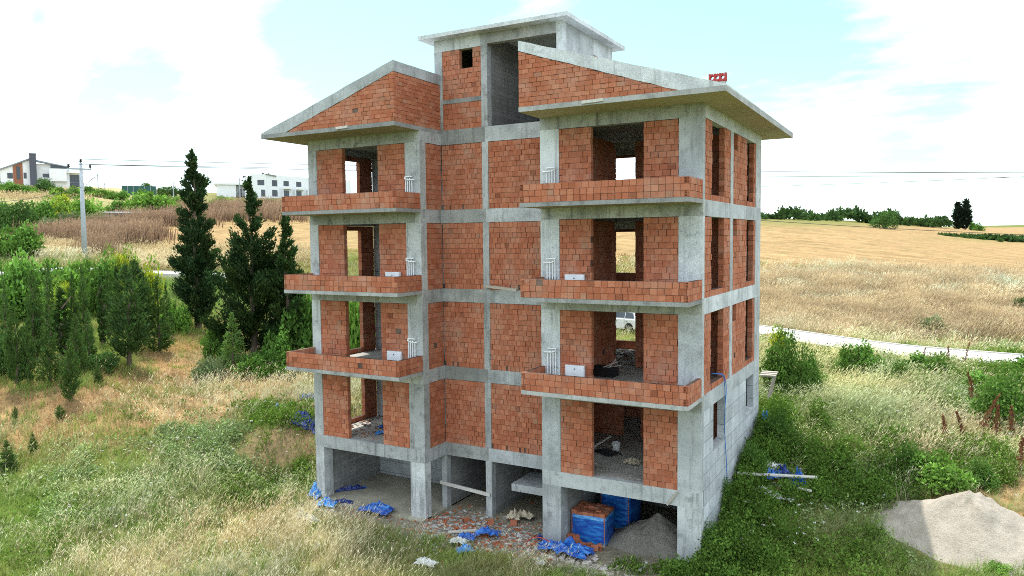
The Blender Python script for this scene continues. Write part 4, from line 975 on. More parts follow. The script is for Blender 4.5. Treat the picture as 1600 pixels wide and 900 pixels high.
# ---------------------------------------------------------------- the car on the road
def car(loc, rz):
    t = thing('parked_car', 'white car parked behind the building seen through the second storey opening', 'car', loc, rz)
    Lc, Wc = 4.5, 1.8
    def arch(xc, n=9, r=.40): return [(xc+r*math.cos(a), .33+r*math.sin(a)) for a in np.linspace(math.pi-.05, .05, n)]
    prof = [(-2.2, .35)] + [(-1.72, .30)] + arch(-1.32) + [(-.85, .26), (.88, .26)] + arch(1.33) + [(1.78, .30), (2.2, .38), (2.24, .62), (2.18, .86), (1.2, 1.0), (-2.05, 1.02), (-2.24, .85)]
    bm = bmesh.new()
    lay = []
    for y, k in ((-Wc/2, .0), (-Wc/2+.06, 1), (Wc/2-.06, 1), (Wc/2, 0)):
        lay.append([bm.verts.new((x*(1 if k else .985), y, z if (k or z < .8) else z-.04)) for x, z in prof])
    n_ = len(prof)
    for a in range(3):
        for i in range(n_): bm.faces.new((lay[a][i], lay[a][(i+1) % n_], lay[a+1][(i+1) % n_], lay[a+1][i]))
    bm.faces.new(lay[0]); bm.faces.new(lay[3][::-1]); bmesh.ops.recalc_face_normals(bm, faces=bm.faces)
    me = bpy.data.meshes.new('body'); bm.to_mesh(me); bm.free(); me.materials.append(M['car_white'])
    b = bpy.data.objects.new('body', me); col.objects.link(b); b.parent = t
    bv = b.modifiers.new('bevel', 'BEVEL'); bv.width = .03; bv.segments = 2; bv.limit_method = 'ANGLE'
    cab = [(-2.0, 1.0), (1.15, .98), (.35, 1.50), (.0, 1.58), (-1.35, 1.56), (-1.8, 1.45)]
    bm = bmesh.new(); la = []
    for y in (-1, 1): la.append([bm.verts.new((x, y*(Wc/2-.03-.16*max(0, (z-1.0)/.58)), z)) for x, z in cab])
    n_ = len(cab)
    for i in range(n_): bm.faces.new((la[0][i], la[0][(i+1) % n_], la[1][(i+1) % n_], la[1][i]))
    bm.faces.new(la[0]); bm.faces.new(la[1][::-1]); bmesh.ops.recalc_face_normals(bm, faces=bm.faces)
    me = bpy.data.meshes.new('cabin'); bm.to_mesh(me); bm.free(); me.materials.append(M['car_white'])
    c_ = bpy.data.objects.new('cabin', me); col.objects.link(c_); c_.parent = t
    bv = c_.modifiers.new('bevel', 'BEVEL'); bv.width = .04; bv.segments = 2
    for sy in (-1, 1):
        for poly in ([(-1.75, 1.06), (-.95, 1.06), (-.95, 1.45), (-1.6, 1.42)], [(-.88, 1.06), (.02, 1.06), (.02, 1.47), (-.88, 1.46)], [(.09, 1.06), (.92, 1.06), (.32, 1.42), (.09, 1.46)]):
            mb = MB(); mb.prism([(x, sy*(Wc/2-.025-.16*max(0, (z-1.0)/.58)), z) for x, z in poly], (0, sy*.012, 0)); mb.build('side_window', M['glass'], c_)
        for x0 in (-.9, .05):
            mb = MB(); mb.box(x0-.008, x0+.008, sy*(Wc/2)-.004, sy*(Wc/2)+.003, .36, .98); mb.build('door_seam', M['black'], b)
            mb = MB(); mb.box(x0-.32, x0-.12, sy*(Wc/2+.015)-.012, sy*(Wc/2+.015)+.012, .80, .84); mb.build('door_handle', M['metal'], b)
        mb = MB(); mb.box(.78, .92, sy*(Wc/2+.10)-.09, sy*(Wc/2+.10)+.09, 1.02, 1.15); mb.build('mirror', M['car_white'], t)
        mb = MB(); mb.box(2.14, 2.25, sy*.68-.17, sy*.68+.17, .66, .80); mb.build('headlight', M['lamp_clear'], t)
        mb = MB(); mb.box(-2.27, -2.16, sy*.70-.14, sy*.70+.14, .72, .92); mb.build('tail_light', M['lamp_red'], t)
        for xc in (-1.32, 1.33):
            y = sy*(Wc/2-.10); mb = MB(); ring = []
            for q, (rr_, yy) in enumerate([(.22, -.10), (.31, -.105), (.335, -.08), (.335, .08), (.31, .105), (.22, .10)]): ring.append([(xc+rr_*math.cos(a), y+yy, .335+rr_*math.sin(a)) for a in np.linspace(0, 2*math.pi, 25)])
            for q in range(5):
                for i in range(24): mb.face([ring[q][i], ring[q][i+1], ring[q+1][i+1], ring[q+1][i]])
            wh = mb.build('wheel', M['rubber'], t, fixn=False)
            mb = MB(); yo = y+sy*.085
            mb.tube([(xc, yo-sy*.03, .335), (xc, yo+sy*.02, .335)], .06, 12)
            for i in range(5):
                a = 2*math.pi*i/5+.3; ux, uz = math.cos(a), math.sin(a)
                mb.hexa([(xc+ux*.05-uz*.035, yo-.012, .335+uz*.05+ux*.035), (xc+ux*.21-uz*.05, yo-.012, .335+uz*.21+ux*.05), (xc+ux*.21-uz*.05, yo+.012, .335+uz*.21+ux*.05), (xc+ux*.05-uz*.035, yo+.012, .335+uz*.05+ux*.035),
                         (xc+ux*.05+uz*.035, yo-.012, .335+uz*.05-ux*.035), (xc+ux*.21+uz*.05, yo-.012, .335+uz*.21-ux*.05), (xc+ux*.21+uz*.05, yo+.012, .335+uz*.21-ux*.05), (xc+ux*.05+uz*.035, yo+.012, .335+uz*.05-ux*.035)])
            for i in range(24):
                a0, a1 = 2*math.pi*i/24, 2*math.pi*(i+1)/24
                mb.face([(xc+.225*math.cos(a0), yo, .335+.225*math.sin(a0)), (xc+.225*math.cos(a1), yo, .335+.225*math.sin(a1)), (xc+.20*math.cos(a1), yo+sy*.005, .335+.20*math.sin(a1)), (xc+.20*math.cos(a0), yo+sy*.005, .335+.20*math.sin(a0))])
            mb.build('rim', M['rim'], wh, fixn=False)
    mb = MB(); mb.prism([(1.13, -.72, 1.02), (.40, -.66, 1.47), (.40, .66, 1.47), (1.13, .72, 1.02)], (.02, 0, .025)); mb.build('windscreen', M['glass'], c_)
    mb = MB(); mb.prism([(-1.985, -.7, 1.08), (-1.83, -.65, 1.42), (-1.83, .65, 1.42), (-1.985, .7, 1.08)], (-.025, 0, .01)); mb.build('rear_window', M['glass'], c_)
    mb = MB(); mb.box(2.2, 2.26, -.5, .5, .42, .60); mb.build('grille', M['black'], t)
    return t
wp = hit(984, 521, 28)[0]
ri = np.argmin(np.hypot(pts[:, 0]-wp[0], pts[:, 1]-wp[1])); tdir = tg[ri]; away = np.array([-tdir[1], tdir[0]])
if away @ AF[:2] < 0: away = -away
ang = math.atan2(tdir[1], tdir[0]); cc_ = wp[:2]+tdir*1.32+away*.80
car((cc_[0], cc_[1], wp[2]+.02), ang)
# ================================================================ hillside: houses, shed, poles and lines
def frame_at(px, py, d):
    """base point and turn so that local x runs to the right across the line of sight"""
    p = at_d(px, py, d); a = math.atan2(p[1]-CAM[1], p[0]-CAM[0]) - math.pi/2
    return p, a
def win(parent, x0, x1, z0, z1, y, name='window', n=2, fw=.07, nn=(0, -1)):
    """window: frame (part) and pane (sub-part) on a wall facing -y at depth y"""
    mb = MB(); mb.box(x0, x1, y-.05, y+.02, z0, z0+fw); mb.box(x0, x1, y-.05, y+.02, z1-fw, z1)
    for k in range(n+1):
        x = x0+(x1-x0-fw)*k/n; mb.box(x, x+fw, y-.05, y+.02, z0+fw, z1-fw)
    f = mb.build(name, M['frame_dark'], parent)
    mb = MB(); mb.box(x0+fw*.5, x1-fw*.5, y-.02, y+.015, z0+fw*.5, z1-fw*.5); mb.build('pane', M['glass'], f)
    return f
# ---- villa
D_ = 212; s_ = D_/FPX; vp, va = frame_at(70, 292, D_)
vg = float(ground(vp[0], vp[1])); vb = min(vg, vp[2])-1.0
villa = thing('hillside_villa', 'white villa with dark chimney tower and a brown panel on the hill at far left', 'house', (vp[0], vp[1], vp[2]), va)
X = lambda px: (px-70)*s_
Z = lambda py: (292-py)*s_
def vpart(mb, name, mat, p=villa, **k): return mb.build(name, M[mat], p, **k)
mb = MB(); mb.prism([(X(13), 0, -4), (X(55), 0, -4), (X(55), 0, Z(249.5)), (X(27), 0, Z(262)), (X(13), 0, Z(268))], (0, 11, 0)); vpart(mb, 'wall', 'render_white')
mb = MB(); mb.box(X(55), X(80), .6, 11, -4, Z(256)); mb.box(X(80), X(104), .3, 11, -.6, Z(264)); vpart(mb, 'wall', 'render_white')
mb = MB(); mb.prism([(X(10), -.5, Z(267.4)), (X(52), -.5, Z(248.2)), (X(52), -.5, Z(250.4)), (X(10), -.5, Z(269.6))], (0, 12, 0)); vpart(mb, 'roof', 'roof_grey')
mb = MB(); mb.prism([(X(60), -.2, Z(254.0)), (X(60), -.2, Z(250.5)), (X(94), 4, Z(254.5)), (X(104), 4, Z(259.5)), (X(104), -.2, Z(260.0))], (0, .4, 0)); 
mb.hexa([(X(59), -.4, Z(253.4)), (X(104), -.4, Z(260.6)), (X(104), 10, Z(256.5)), (X(59), 10, Z(249.0)), (X(59), -.4, Z(252.0)), (X(104), -.4, Z(259.2)), (X(104), 10, Z(255.2)), (X(59), 10, Z(247.8))]); vpart(mb, 'roof', 'roof_grey')
mb = MB(); mb.box(X(51.3), X(60.3), -1.1, 1.2, -4, Z(242)); mb.box(X(51), X(60.6), -1.2, 1.3, Z(242), Z(241.2)); vpart(mb, 'chimney', 'slate')
mb = MB(); mb.prism([(X(29.5), -.12, -4), (X(42), -.12, -4), (X(42), -.12, Z(255.5)), (X(29.5), -.12, Z(261.5))], (0, .115, 0)); vpart(mb, 'brown_panel', 'brown_clad')
win(villa, X(34), X(38.5), Z(281.5), Z(262), -.13, n=1); win(villa, X(22), X(29), Z(280.5), Z(272), 0, n=2); win(villa, X(43), X(46.8), Z(279.8), Z(271), 0, n=1); win(villa, X(68), X(76.5), Z(277), Z(271.2), .6, n=2)
mb = MB(); mb.box(X(79), X(104), .2, .29, Z(262.8), Z(257.5)); vpart(mb, 'window_band', 'glass')
mb = MB(); mb.box(X(77), X(100), -1.0, -.8, Z(281), Z(263.5)); mb.box(X(77), X(101), -1.0, .3, Z(283), Z(281.2)); vpart(mb, 'balcony', 'render_white')
mb = MB(); mb.box(X(100), X(123), 1.2, 9, Z(284), Z(269.5)); mb.box(X(99), X(124), -.3, 9, Z(269.4), Z(267.6)); vpart(mb, 'wall', 'render_white')
win(villa, X(102), X(119), Z(283.5), Z(271.5), 1.2, n=4)
mb = MB()
for k in range(5): x = X(103+5*k); mb.box(x, x+.05, -.2, -.15, Z(267.6), Z(263))
mb.box(X(103), X(123), -.2, -.15, Z(263.4), Z(263)); vpart(mb, 'railing', 'frame_dark')
mb = MB(); mb.box(X(86), X(124), .4, 8, -4, Z(284.2)); vpart(mb, 'plinth', 'slate'); 
win(villa, X(92), X(101), Z(290), Z(285.5), .4, n=2); win(villa, X(107), X(121), Z(290), Z(285.5), .4, n=3)
# ---- apartment block
D_ = 236; s_ = D_/FPX; apx = 417.5; ap, aa = frame_at(apx, 316, D_)
apt = thing('apartment_block', 'long white apartment block with rows of dark windows behind the cypress spires', 'building', tuple(ap), aa)
X = lambda px: (px-apx)*s_
Z = lambda py: (316-py)*s_
def apart(mb, name, mat, p=apt): return mb.build(name, M[mat], p)
# left end wing, middle wing, and the long wing running back to the right
mb = MB(); mb.box(X(344), X(372), 1.5, 14, -3, Z(289)); mb.box(X(340), X(384), 1.0, 14, Z(289), Z(286.5)); apart(mb, 'wall', 'render_white')
mb = MB(); mb.box(X(372), X(385), 4.0, 14, -3, Z(289.2)); apart(mb, 'wall', 'render_white')
mb = MB(); mb.box(X(385), X(417.5), .0, 13, -3, Z(277)); mb.box(X(396), X(417.5), .0, 13, Z(277), Z(272.5)); apart(mb, 'wall', 'render_white')
# long wing: front turned back 28 degrees
lw = bpy.data.objects.new('long_wing', None); col.objects.link(lw); lw.parent = apt; lw.location = (X(417.5)+.02, 0, 0); lw.rotation_euler[2] = R(24)
LX = lambda px: (px-417.5)*s_*1.12/(1-.0022*(px-417.5))
zt_ = Z(273)
mb = MB(); mb.hexa([(0, 0, -3), (LX(520), 0, -3), (LX(520), 12, -3), (0, 12, -3), (0, 0, zt_), (LX(520), 0, zt_-.6), (LX(520), 12, zt_-.6), (0, 12, zt_)]); mb.build('wall', M['render_white'], lw)
mb = MB(); mb.hexa([(-.3, -.5, zt_+.01), (LX(431), -.5, zt_-.5), (LX(431), 12.5, zt_-.5), (-.3, 12.5, zt_+.01), (-.3, -.5, zt_+.3), (LX(431), -.5, zt_-.2), (LX(431), 12.5, zt_-.2), (-.3, 12.5, zt_+.3)]); mb.build('roof_edge', M['roof_grey'], lw)
for i, px_ in enumerate((425, 441, 457.5, 473, 489, 505)):
    x0 = LX(px_); win(lw, x0, x0+1.75, 5.1-.1*i, 7.0-.1*i, 0, n=2); win(lw, x0, x0+1.75, 1.9-.05*i, 3.9-.05*i, 0, n=2)
    if i:
        mb = MB(); mb.box(x0-.9, x0+2.4, -1.3, -.01, 4.35-.05*i, 4.5-.05*i); mb.box(x0-.9, x0+2.4, -1.32, -1.24, 4.5-.05*i, 5.2-.05*i); mb.build('balcony', M['render_white'], lw)
        mb = MB(); mb.box(x0-.95, x0-.70, -1.3, -.02, -3, 4.34-.05*i); mb.build('balcony_post', M['render_white'], lw)
win(apt, X(388.5), X(393), Z(289), Z(282.8), 0, n=1); win(apt, X(404), X(414), Z(289.5), Z(281.5), 0, n=2); win(apt, X(409), X(415), Z(307), Z(296.5), 0, n=2); win(apt, X(375.5), X(380), Z(306), Z(295), 4.0, n=1)
mb = MB(); mb.box(X(372), X(385), 2.4, 3.99, Z(306.6), Z(306)); mb.box(X(372), X(385), 2.4, 2.45, Z(302.2), Z(301.8))
for k in range(9): x = X(372.2+1.55*k); mb.box(x, x+.05, 2.4, 2.45, Z(306), Z(302.2))
apart(mb, 'balcony', 'frame_dark')
mb = MB(); mb.box(X(341), X(384), 1.02, 1.06, Z(283), Z(282.6))
for k in range(13): x = X(341+3.5*k); mb.box(x, x+.06, 1.02, 1.06, Z(286.4), Z(282.6))
apart(mb, 'railing', 'metal')
for px_, z_ in ((384.5, 277), (395, 276.3), (412.5, 272)):
    mb = MB(); mb.box(X(px_-2.2), X(px_+2.2), 3, 4.4, Z(z_)+.0, Z(z_)+.55); apart(mb, 'chimney', 'frame_dark')
mb = MB(); mb.tube([(LX(432), 6, zt_-.6), (LX(432), 6, zt_+1.0)], .25, 8); mb.build('vent', M['frame_dark'], lw)
# ---- shed
sp_, sd = hit(176, 346); sa_ = math.atan2(sp_[1]-CAM[1], sp_[0]-CAM[0])-math.pi/2; s_ = sd/FPX
shed = thing('field_shed', 'low grey shed with flat white roof among reeds on the slope', 'shed', tuple(sp_), sa_)
mb = MB(); mb.box(-20*s_, 25*s_, 0, 3.5, -1, 13*s_); mb.build('wall', M['pole'], shed)
mb = MB(); mb.box(-22*s_, 41*s_, -.5, 4.2, 13*s_+.002, 15.2*s_); mb.build('roof', M['render_white'], shed)
mb = MB(); mb.box(38*s_, 39*s_, 0, .15, -1, 13*s_); mb.build('roof_post', M['wood'], shed)
# ---- green screen fence on the ridge
fp, fa = frame_at(216, 299, 205); s_ = 205/FPX
fen = thing('screen_fence', 'dark green screen fence on the ridge right of the villa', 'fence', tuple(fp), fa)
mb = MB(); mb.box(-23*s_, 25*s_, 0, .06, -1, 8.5*s_); mb.build('screen', simple('green_screen', (.03, .10, .09), .8), fen)
for k in range(7): mb = MB(); mb.box((-23+8*k)*s_, (-23+8*k)*s_+.1, -.08, -.01, -1, 9*s_); mb.build('post', M['metal'], fen)
# ---- utility pole
pp_, pd = hit(133, 404); s_ = pd/FPX
PH = (404-256)*s_*1.0
pa = math.atan2(pp_[1]-CAM[1], pp_[0]-CAM[0])-math.pi/2
pole = thing('utility_pole', 'tall pale concrete utility pole with a crossarm and three dark insulators', 'utility pole', tuple(pp_), pa)
mb = MB(); mb.tube([(0, 0, -1), (0, 0, PH)], [.30, .16], 12); mb.build('mast', M['pole'], pole, smooth=True)
mb = MB(); mb.box(-19*s_, 14*s_, -.22, -.10, PH-.75, PH-.58); mb.build('crossarm', M['metal'], pole)
ins = []
for x in (-16.5*s_, 0, 12.5*s_):
    mb = MB(); z0 = PH-.58 if x else PH
    mb.tube([(x, -.16 if x else 0, z0+h) for h in (0, .08, .1, .2, .22, .32, .34, .44)], [.05, .05, .14, .14, .08, .15, .13, .06], 10); mb.build('insulator', M['black'], pole); ins.append((x, -.16 if x else 0, z0+.42))
lamp = MB(); lamp.tube([(.15, -.1, PH-3.0), (.5, -.25, PH-2.2), (1.0, -.4, PH-1.75)], .035, 6); lo = lamp.build('lamp_arm', M['metal'], pole)
mb = MB(); mb.hexa([(.85, -.5, PH-1.85), (1.35, -.5, PH-1.55), (1.35, -.3, PH-1.55), (.85, -.3, PH-1.85), (.85, -.5, PH-1.72), (1.33, -.47, PH-1.45), (1.33, -.33, PH-1.45), (.85, -.3, PH-1.72)]); mb.build('lamp_head', M['metal'], lo)
# ---- overhead lines
mw = Matrix.Translation(Vector(pp_)) @ Matrix.Rotation(pa, 4, 'Z')
def sag(a, b, s, n_=24): return [np.array(a)+(np.array(b)-np.array(a))*t-np.array([0, 0, 4*s*t*(1-t)]) for t in np.linspace(0, 1, n_)]
LG = 'overhead power lines'
labs = ['overhead power line from the left insulator of the tall pole', 'overhead power line from the top insulator of the tall pole', 'overhead power line from the right insulator of the tall pole']
ends = [at_d(2400, 260, 96), at_d(2400, 264, 95), at_d(2400, 270, 94)]
for lb, i_, e in zip(labs, ins, ends):
    mb = MB(); mb.tube(sag(np.array(mw @ Vector(i_)), e, .9, 30), .03, 5); tag(mb.build('power_line', M['cable']), lb, 'power line', LG)
mb = MB(); mb.tube(sag(at_d(700, 300, 95), at_d(1760, 268, 92), .5, 20), .026, 5); tag(mb.build('power_line', M['cable']), 'lowest thin power line crossing the sky right of the building', 'power line', LG)
mb = MB(); mb.tube(sag(at_d(1000, 330, 70), at_d(1800, 374, 62), .3, 20), .022, 5); tag(mb.build('power_line', M['cable']), 'dark cable slung low across the harvested field', 'cable')
mb = MB(); mb.tube(sag(np.array(mw @ Vector((0, 0, PH-2.6))), at_d(-60, 318, 60), .4, 20), .022, 5); tag(mb.build('power_line', M['cable']), 'dark cable from the tall pole down over the left slope', 'cable')
for px_, py_, top, d_, lb in [(153.5, 296, 272, 200, 'slim dark pole on the ridge right of the villa'), (271.5, 312, 282, 190, 'slim pole with a box at the ridge before the tall cypress'), (375.5, 322, 278, 215, 'tall dark pole in front of the white apartment block'), (164, 296, 286, 210, 'shortest distant pole on the ridge by the green fence')]:
    q, qa = frame_at(px_, py_, d_); t_ = thing('distant_pole', lb, 'pole', tuple(q), qa, 'slim poles along the ridge'); h_ = (py_-top)*d_/FPX
    mb = MB(); mb.tube([(0, 0, -2), (0, 0, h_)], [.16, .11], 8); mb.build('mast', M['metal' if px_ < 200 else 'pole'], t_)
    mb = MB(); mb.box(-.9, .9, -.06, .06, h_-.5, h_-.38); mb.build('crossarm', M['metal'], t_)
# ================================================================ trees, shrubs, grass
def flakes(P, D, ln, wd, C, seed=0, droop=0):
    """leaf-sized rhombs: base P, axis D"""
    r = np.random.default_rng(seed); n = len(P)
    D = D/np.maximum(np.linalg.norm(D, axis=1, keepdims=True), 1e-9)
    Q = r.normal(size=(n, 3)); S = np.cross(D, Q); S /= np.maximum(np.linalg.norm(S, axis=1, keepdims=True), 1e-9)
    ln = np.asarray(ln)[:, None]; wd = np.asarray(wd)[:, None]
    V = np.stack([P, P+D*ln*.45+S*wd*.5, P+D*ln, P+D*ln*.45-S*wd*.5], 1).reshape(-1, 3)
    return V, np.full(n, 4), np.arange(4*n), np.repeat(C, 4, axis=0)
def unit(r, n): v = r.normal(size=(n, 3)); return v/np.linalg.norm(v, axis=1, keepdims=True)
def cypress_mesh(name, h, w, n, prof, up, base, var, seed, flake=.2, z0=.06, ragged=.25, nb=150, inner=.3):
    """crown of upswept sprays; prof(t) gives relative radius at relative height"""
    r = np.random.default_rng(seed)
    tb_ = z0+(1-z0)*r.beta(1.0, 1.15, nb)*.97; az = r.uniform(0, 2*math.pi, nb)
    lump = 1+ragged*(r.random(nb)*2-1)
    Lb = np.array([prof(t) for t in tb_])*w/2*lump
    wts = (Lb+.05*w)**1.3; pick = r.choice(nb, n, p=wts/wts.sum())
    s = r.beta(2.2, 1.2, n)*(1-inner)+inner*r.random(n)
    out = np.stack([np.cos(az[pick]), np.sin(az[pick]), np.zeros(n)], -1)
    upv = np.tan(up)*(.7+.6*r.random(nb))[pick]
    rad = Lb[pick]*s
    P = out*rad[:, None]; P[:, 2] = tb_[pick]*h + (rad-Lb[pick]*.5)*upv*.8
    P += r.normal(size=(n, 3))*(.016*w+.05*Lb[pick])[:, None]*np.array([1, 1, 1.2])
    k = n//45   # leader spire
    lt = r.random(k); P[:k] = np.stack([r.normal(0, 1, k)*.035*w*(1.05-lt), r.normal(0, 1, k)*.035*w*(1.05-lt), h*(.80+.20*lt)], -1)
    P[:, 2] = np.clip(P[:, 2], z0*h*.6, h)
    D = out*.8+r.normal(size=(n, 3))*.5; D[:, 2] += np.abs(upv)*.9+.3
    C = np.array(base)*(r.uniform(1-var, 1+var, (n, 1)))*(.8+.4*r.random(nb))[pick][:, None]
    C = C*np.stack([1+.25*(r.random(nb)-.3), np.ones(nb), 1+.3*(r.random(nb)-.5)], -1)[pick]
    ln = flake*r.uniform(.6, 1.4, n); wd = ln*r.uniform(.3, .5, n)
    V, c, l, CC = flakes(P, D, ln, wd, C, seed)
    o = np_mesh(name, V, c, l, CC, M['needle'])
    return o
def trunk_mb(h, r0, seed, limbs=0, w=1.0):
    r = np.random.default_rng(seed); mb = MB(); n_ = 7
    ptsx = [(.03*r.normal()*k, .03*r.normal()*k, h*k/(n_-1)-.1) for k in range(n_)]
    mb.tube(ptsx, [r0*(1-.85*k/(n_-1)) for k in range(n_)], 7)
    for i in range(limbs):
        z = h*r.uniform(.15, .6); a = r.uniform(0, 6.28); L_ = w*r.uniform(.35, .8)
        mb.tube([(0, 0, z), (.45*L_*math.cos(a), .45*L_*math.sin(a), z+.3*L_), (L_*math.cos(a), L_*math.sin(a), z+.85*L_)], [r0*.5, r0*.3, r0*.08], 5)
    return mb
def make_cypress(name, label, cat, h, w, n, prof, up=R(50), base=(.05, .085, .035), var=.45, seed=1, group=None, **k):
    t = thing(name, label, cat, (0, 0, 0), 0, group)
    c = cypress_mesh('crown', h, w, n, prof, up, base, var, seed, **k); c.parent = t
    b = trunk_mb(h*.88, .02*h+.02, seed).build('trunk', M['bark'], t)
    return t
col_prof = lambda t: max(.04, min(1, (t+.06)*5))*max(0, 1-max(0, (t-.45)/.58)**1.6)          # columnar
cone_prof = lambda t: max(.03, min(1, (t+.04)*7))*max(.02, (1-t)**.85)                         # conical
spin_prof = lambda t: max(.05, math.sin(math.pi*min(1, (t*.92+.05))**.75))**.9                 # spindle
big_prof = lambda t: max(.05, min(1, (t+.12)*3.2))*(max(0, 1-t)**.62)*(1-.12*math.sin(9*t))
wild_prof = lambda t: max(.05, min(1, (t+.15)*4))*(max(0, 1-t)**.9)*(1+.18*math.sin(17*t))
# ---- the three tall ones
def stand(t, px, py, sink=.05, d=None, turn=0):
    p = hit(px, py)[0] if d is None else at_d(px, py, d)
    t.location = (p[0], p[1], (float(ground(p[0], p[1])) if d is None else p[2])-sink); t.rotation_euler[2] = turn; return t
def metres(px, py, n_px):
    return n_px*hit(px, py)[1]/FPX
TG = 'tall dark conifers left of the building'
h_ = metres(310, 515, 277); w_ = metres(310, 515, 72)
stand(make_cypress('cypress_tree', 'tallest dark cypress with a ragged thin top', 'cypress', h_, w_*.78, 44000, lambda t: float(np.interp(t, [0, .08, .2, .5, .58, .68, .74, .80, .85, .9, .94, 1], [.35, .8, 1, .95, .72, .48, .55, .62, .30, .42, .22, .05])), R(48), (.034, .066, .026), .5, 11, TG, flake=.21, ragged=.55, nb=150), 310, 517)
h_ = metres(398, 556, 276); w_ = metres(398, 556, 122)
stand(make_cypress('cypress_tree', 'broad dark conifer with upswept ragged branches before the white apartment block', 'conifer', h_, w_*.70, 40000, lambda t: float(np.interp(t, [0, .1, .3, .45, .6, .72, .85, 1], [.5, 1, .98, .85, .62, .36, .20, .04])), R(44), (.038, .074, .027), .5, 12, TG, flake=.21, ragged=.85, nb=110), 398, 558)
h_ = metres(452, 560, 226); w_ = metres(452, 560, 92)
stand(make_cypress('cypress_tree', 'dark conifer half hidden behind the left brick balconies', 'conifer', h_, w_*.74, 26000, lambda t: float(np.interp(t, [0, .1, .3, .5, .7, .85, 1], [.5, 1, .95, .72, .42, .26, .05])), R(44), (.042, .082, .028), .5, 13, TG, flake=.20, ragged=.8, nb=95), 450, 560)
# ---- the plantation
PGR = 'young cypresses of the plantation'
protos = []
for i, (pf, up, base, n_, w0) in enumerate([(col_prof, R(58), (.075, .140, .042), 3600, .26), (spin_prof, R(50), (.058, .112, .038), 4200, .30), (cone_prof, R(30), (.075, .140, .042), 3800, .42), (col_prof, R(66), (.055, .105, .032), 2200, .085), (cone_prof, R(35), (.082, .152, .046), 3400, .34), (cone_prof, R(28), (.15, .26, .075), 4200, .46)]):
    t = make_cypress('young_cypress', 'young cypress', 'cypress', 6.0, 6*w0, n_, pf, up, base, .4, 30+i, PGR, flake=.20, ragged=.3, nb=170, z0=.05 if i != 1 else .14)
    protos.append((t, 6.0, 6*w0)); 
used = set()
CYP = [(203, 577, 412, 50, 1, 'dense dark young cypress with a bare foot beside dry meadow'), (249, 550, 432, 40, 4, 'open young cypress with a tufted foot near the tall ragged cypress'),
      (111, 627, 528, 27, 0, 'bright slim young cypress standing nearest on the dry meadow'), (365, 582, 486, 46, 5, 'feathery young conifer in front of the broad dark conifer'),
      (161, 541, 428, 11, 3, 'pencil thin cypress standing free at the meadow edge'), (186, 522, 413, 10, 3, 'pencil thin cypress close behind the dense dark one'),
      (79, 600, 470, 38, 2, 'wide conical young cypress behind the bright slim one'), (27, 604, 478, 26, 0, 'columnar young cypress nearest the left picture edge'),
      (46, 601, 500, 20, 0, 'narrow columnar cypress beside the left edge column'), (133, 548, 412, 26, 4, 'tall slim cypress under the utility pole'),
      (79, 535, 404, 26, 4, 'slim dark cypress rising above leafy crowns far left'),
      (121, 585, 487, 34, 2, 'soft conical cypress between thin pencil and wide one'), (140, 572, 480, 26, 2, 'soft conical cypress just left of the free pencil'),
      (215, 548, 405, 40, 1, 'dark cypress hidden behind the dense dark young cypress'),
      (55, 560, 420, 36, 2, 'hazy conical cypress deep in the left thicket'),
      (12, 737, 684, 36, 2, 'small dark conifer at the left edge of the green meadow'), (100, 560, 446, 20, 3, 'slim dark cypress in the second row behind the wide one'), (58, 556, 428, 22, 0, 'dark columnar cypress in the second row near the left edge'), (12, 566, 436, 24, 4, 'dark cypress cut by the left edge in the second row'), (118, 556, 424, 16, 0, 'slim cypress just left of the one under the pole'), (172, 530, 420, 16, 0, 'slim dark cypress between the two pencil cypresses'), (228, 540, 425, 20, 0, 'slim cypress between the dense dark and the open tufted one'), (154, 602, 570, 13, 0, 'knee high cypress seedling near the two pencil cypresses'),
      (94, 655, 630, 13, 0, 'tiny cypress seedling alone in the dry grass'), (24, 656, 632, 8, 0, 'tiny cypress seedling near the left edge in dry grass'), (52, 704, 672, 16, 2, 'faint small cypress above the dark edge conifer'),
      (505, 470, 400, 24, 4, 'dark conifer glimpsed beside the left corner column'), (262, 528, 440, 22, 4, 'thin cypress right of the open tufted cypress')]
for i, (px, py, top, wpx, k, lb) in enumerate(CYP):
    p, d = hit(px, py); t, h0, w0 = protos[k]
    if k in used: t = copy_tree(t)
    used.add(k)
    H_ = (py-top)*d/FPX; W_ = wpx*d/FPX
    t.scale = (W_/w0*1.08, W_/w0*1.08, H_/h0); t.location = (p[0], p[1], p[2]-.08); t.rotation_euler[2] = i*1.7; t['label'] = lb
    if not 4 <= len(lb.split()) <= 16: print('LABEL', lb)
# ---- broadleaved shrubs and trees
def shrub_mesh(name, n_blob, per, seed, base, leaf=.11, top=1.0, flat=.8, var=.4, yellow=0.0):
    r = np.random.default_rng(seed)
    c = []
    while len(c) < n_blob:
        q = r.uniform(-1, 1, 3); q[2] = abs(q[2])
        if (q**2).sum() < 1: c.append(q)
    c = np.array(c)*np.array([.78, .78, flat*top]); c[:, 2] += .16
    br_ = r.uniform(.17, .34, n_blob); n = n_blob*per; pk = np.repeat(np.arange(n_blob), per)
    u = unit(r, n); u[:, 2] = u[:, 2]*.85+.12
    P = c[pk]+u*(br_[pk]*r.uniform(.45, 1.12, n)**.7)[:, None]
    P[:, 2] = np.maximum(P[:, 2], .02)
    tone = r.uniform(.72, 1.3, n_blob)
    C = np.array(base)*tone[pk][:, None]*r.uniform(1-var, 1+var, (n, 1))
    ye = (r.random(n_blob) < yellow)[pk]; C[ye] = C[ye]*np.array([2.3, 1.6, .8])
    D = u*.5+r.normal(size=(n, 3))*.8; D[:, 2] += .1
    ln = leaf*r.uniform(.6, 1.4, n); V, k, l, CC = flakes(P, D, ln, ln*r.uniform(.45, .75, n), C, seed)
    return np_mesh(name, V, k, l, CC, M['leaf'])
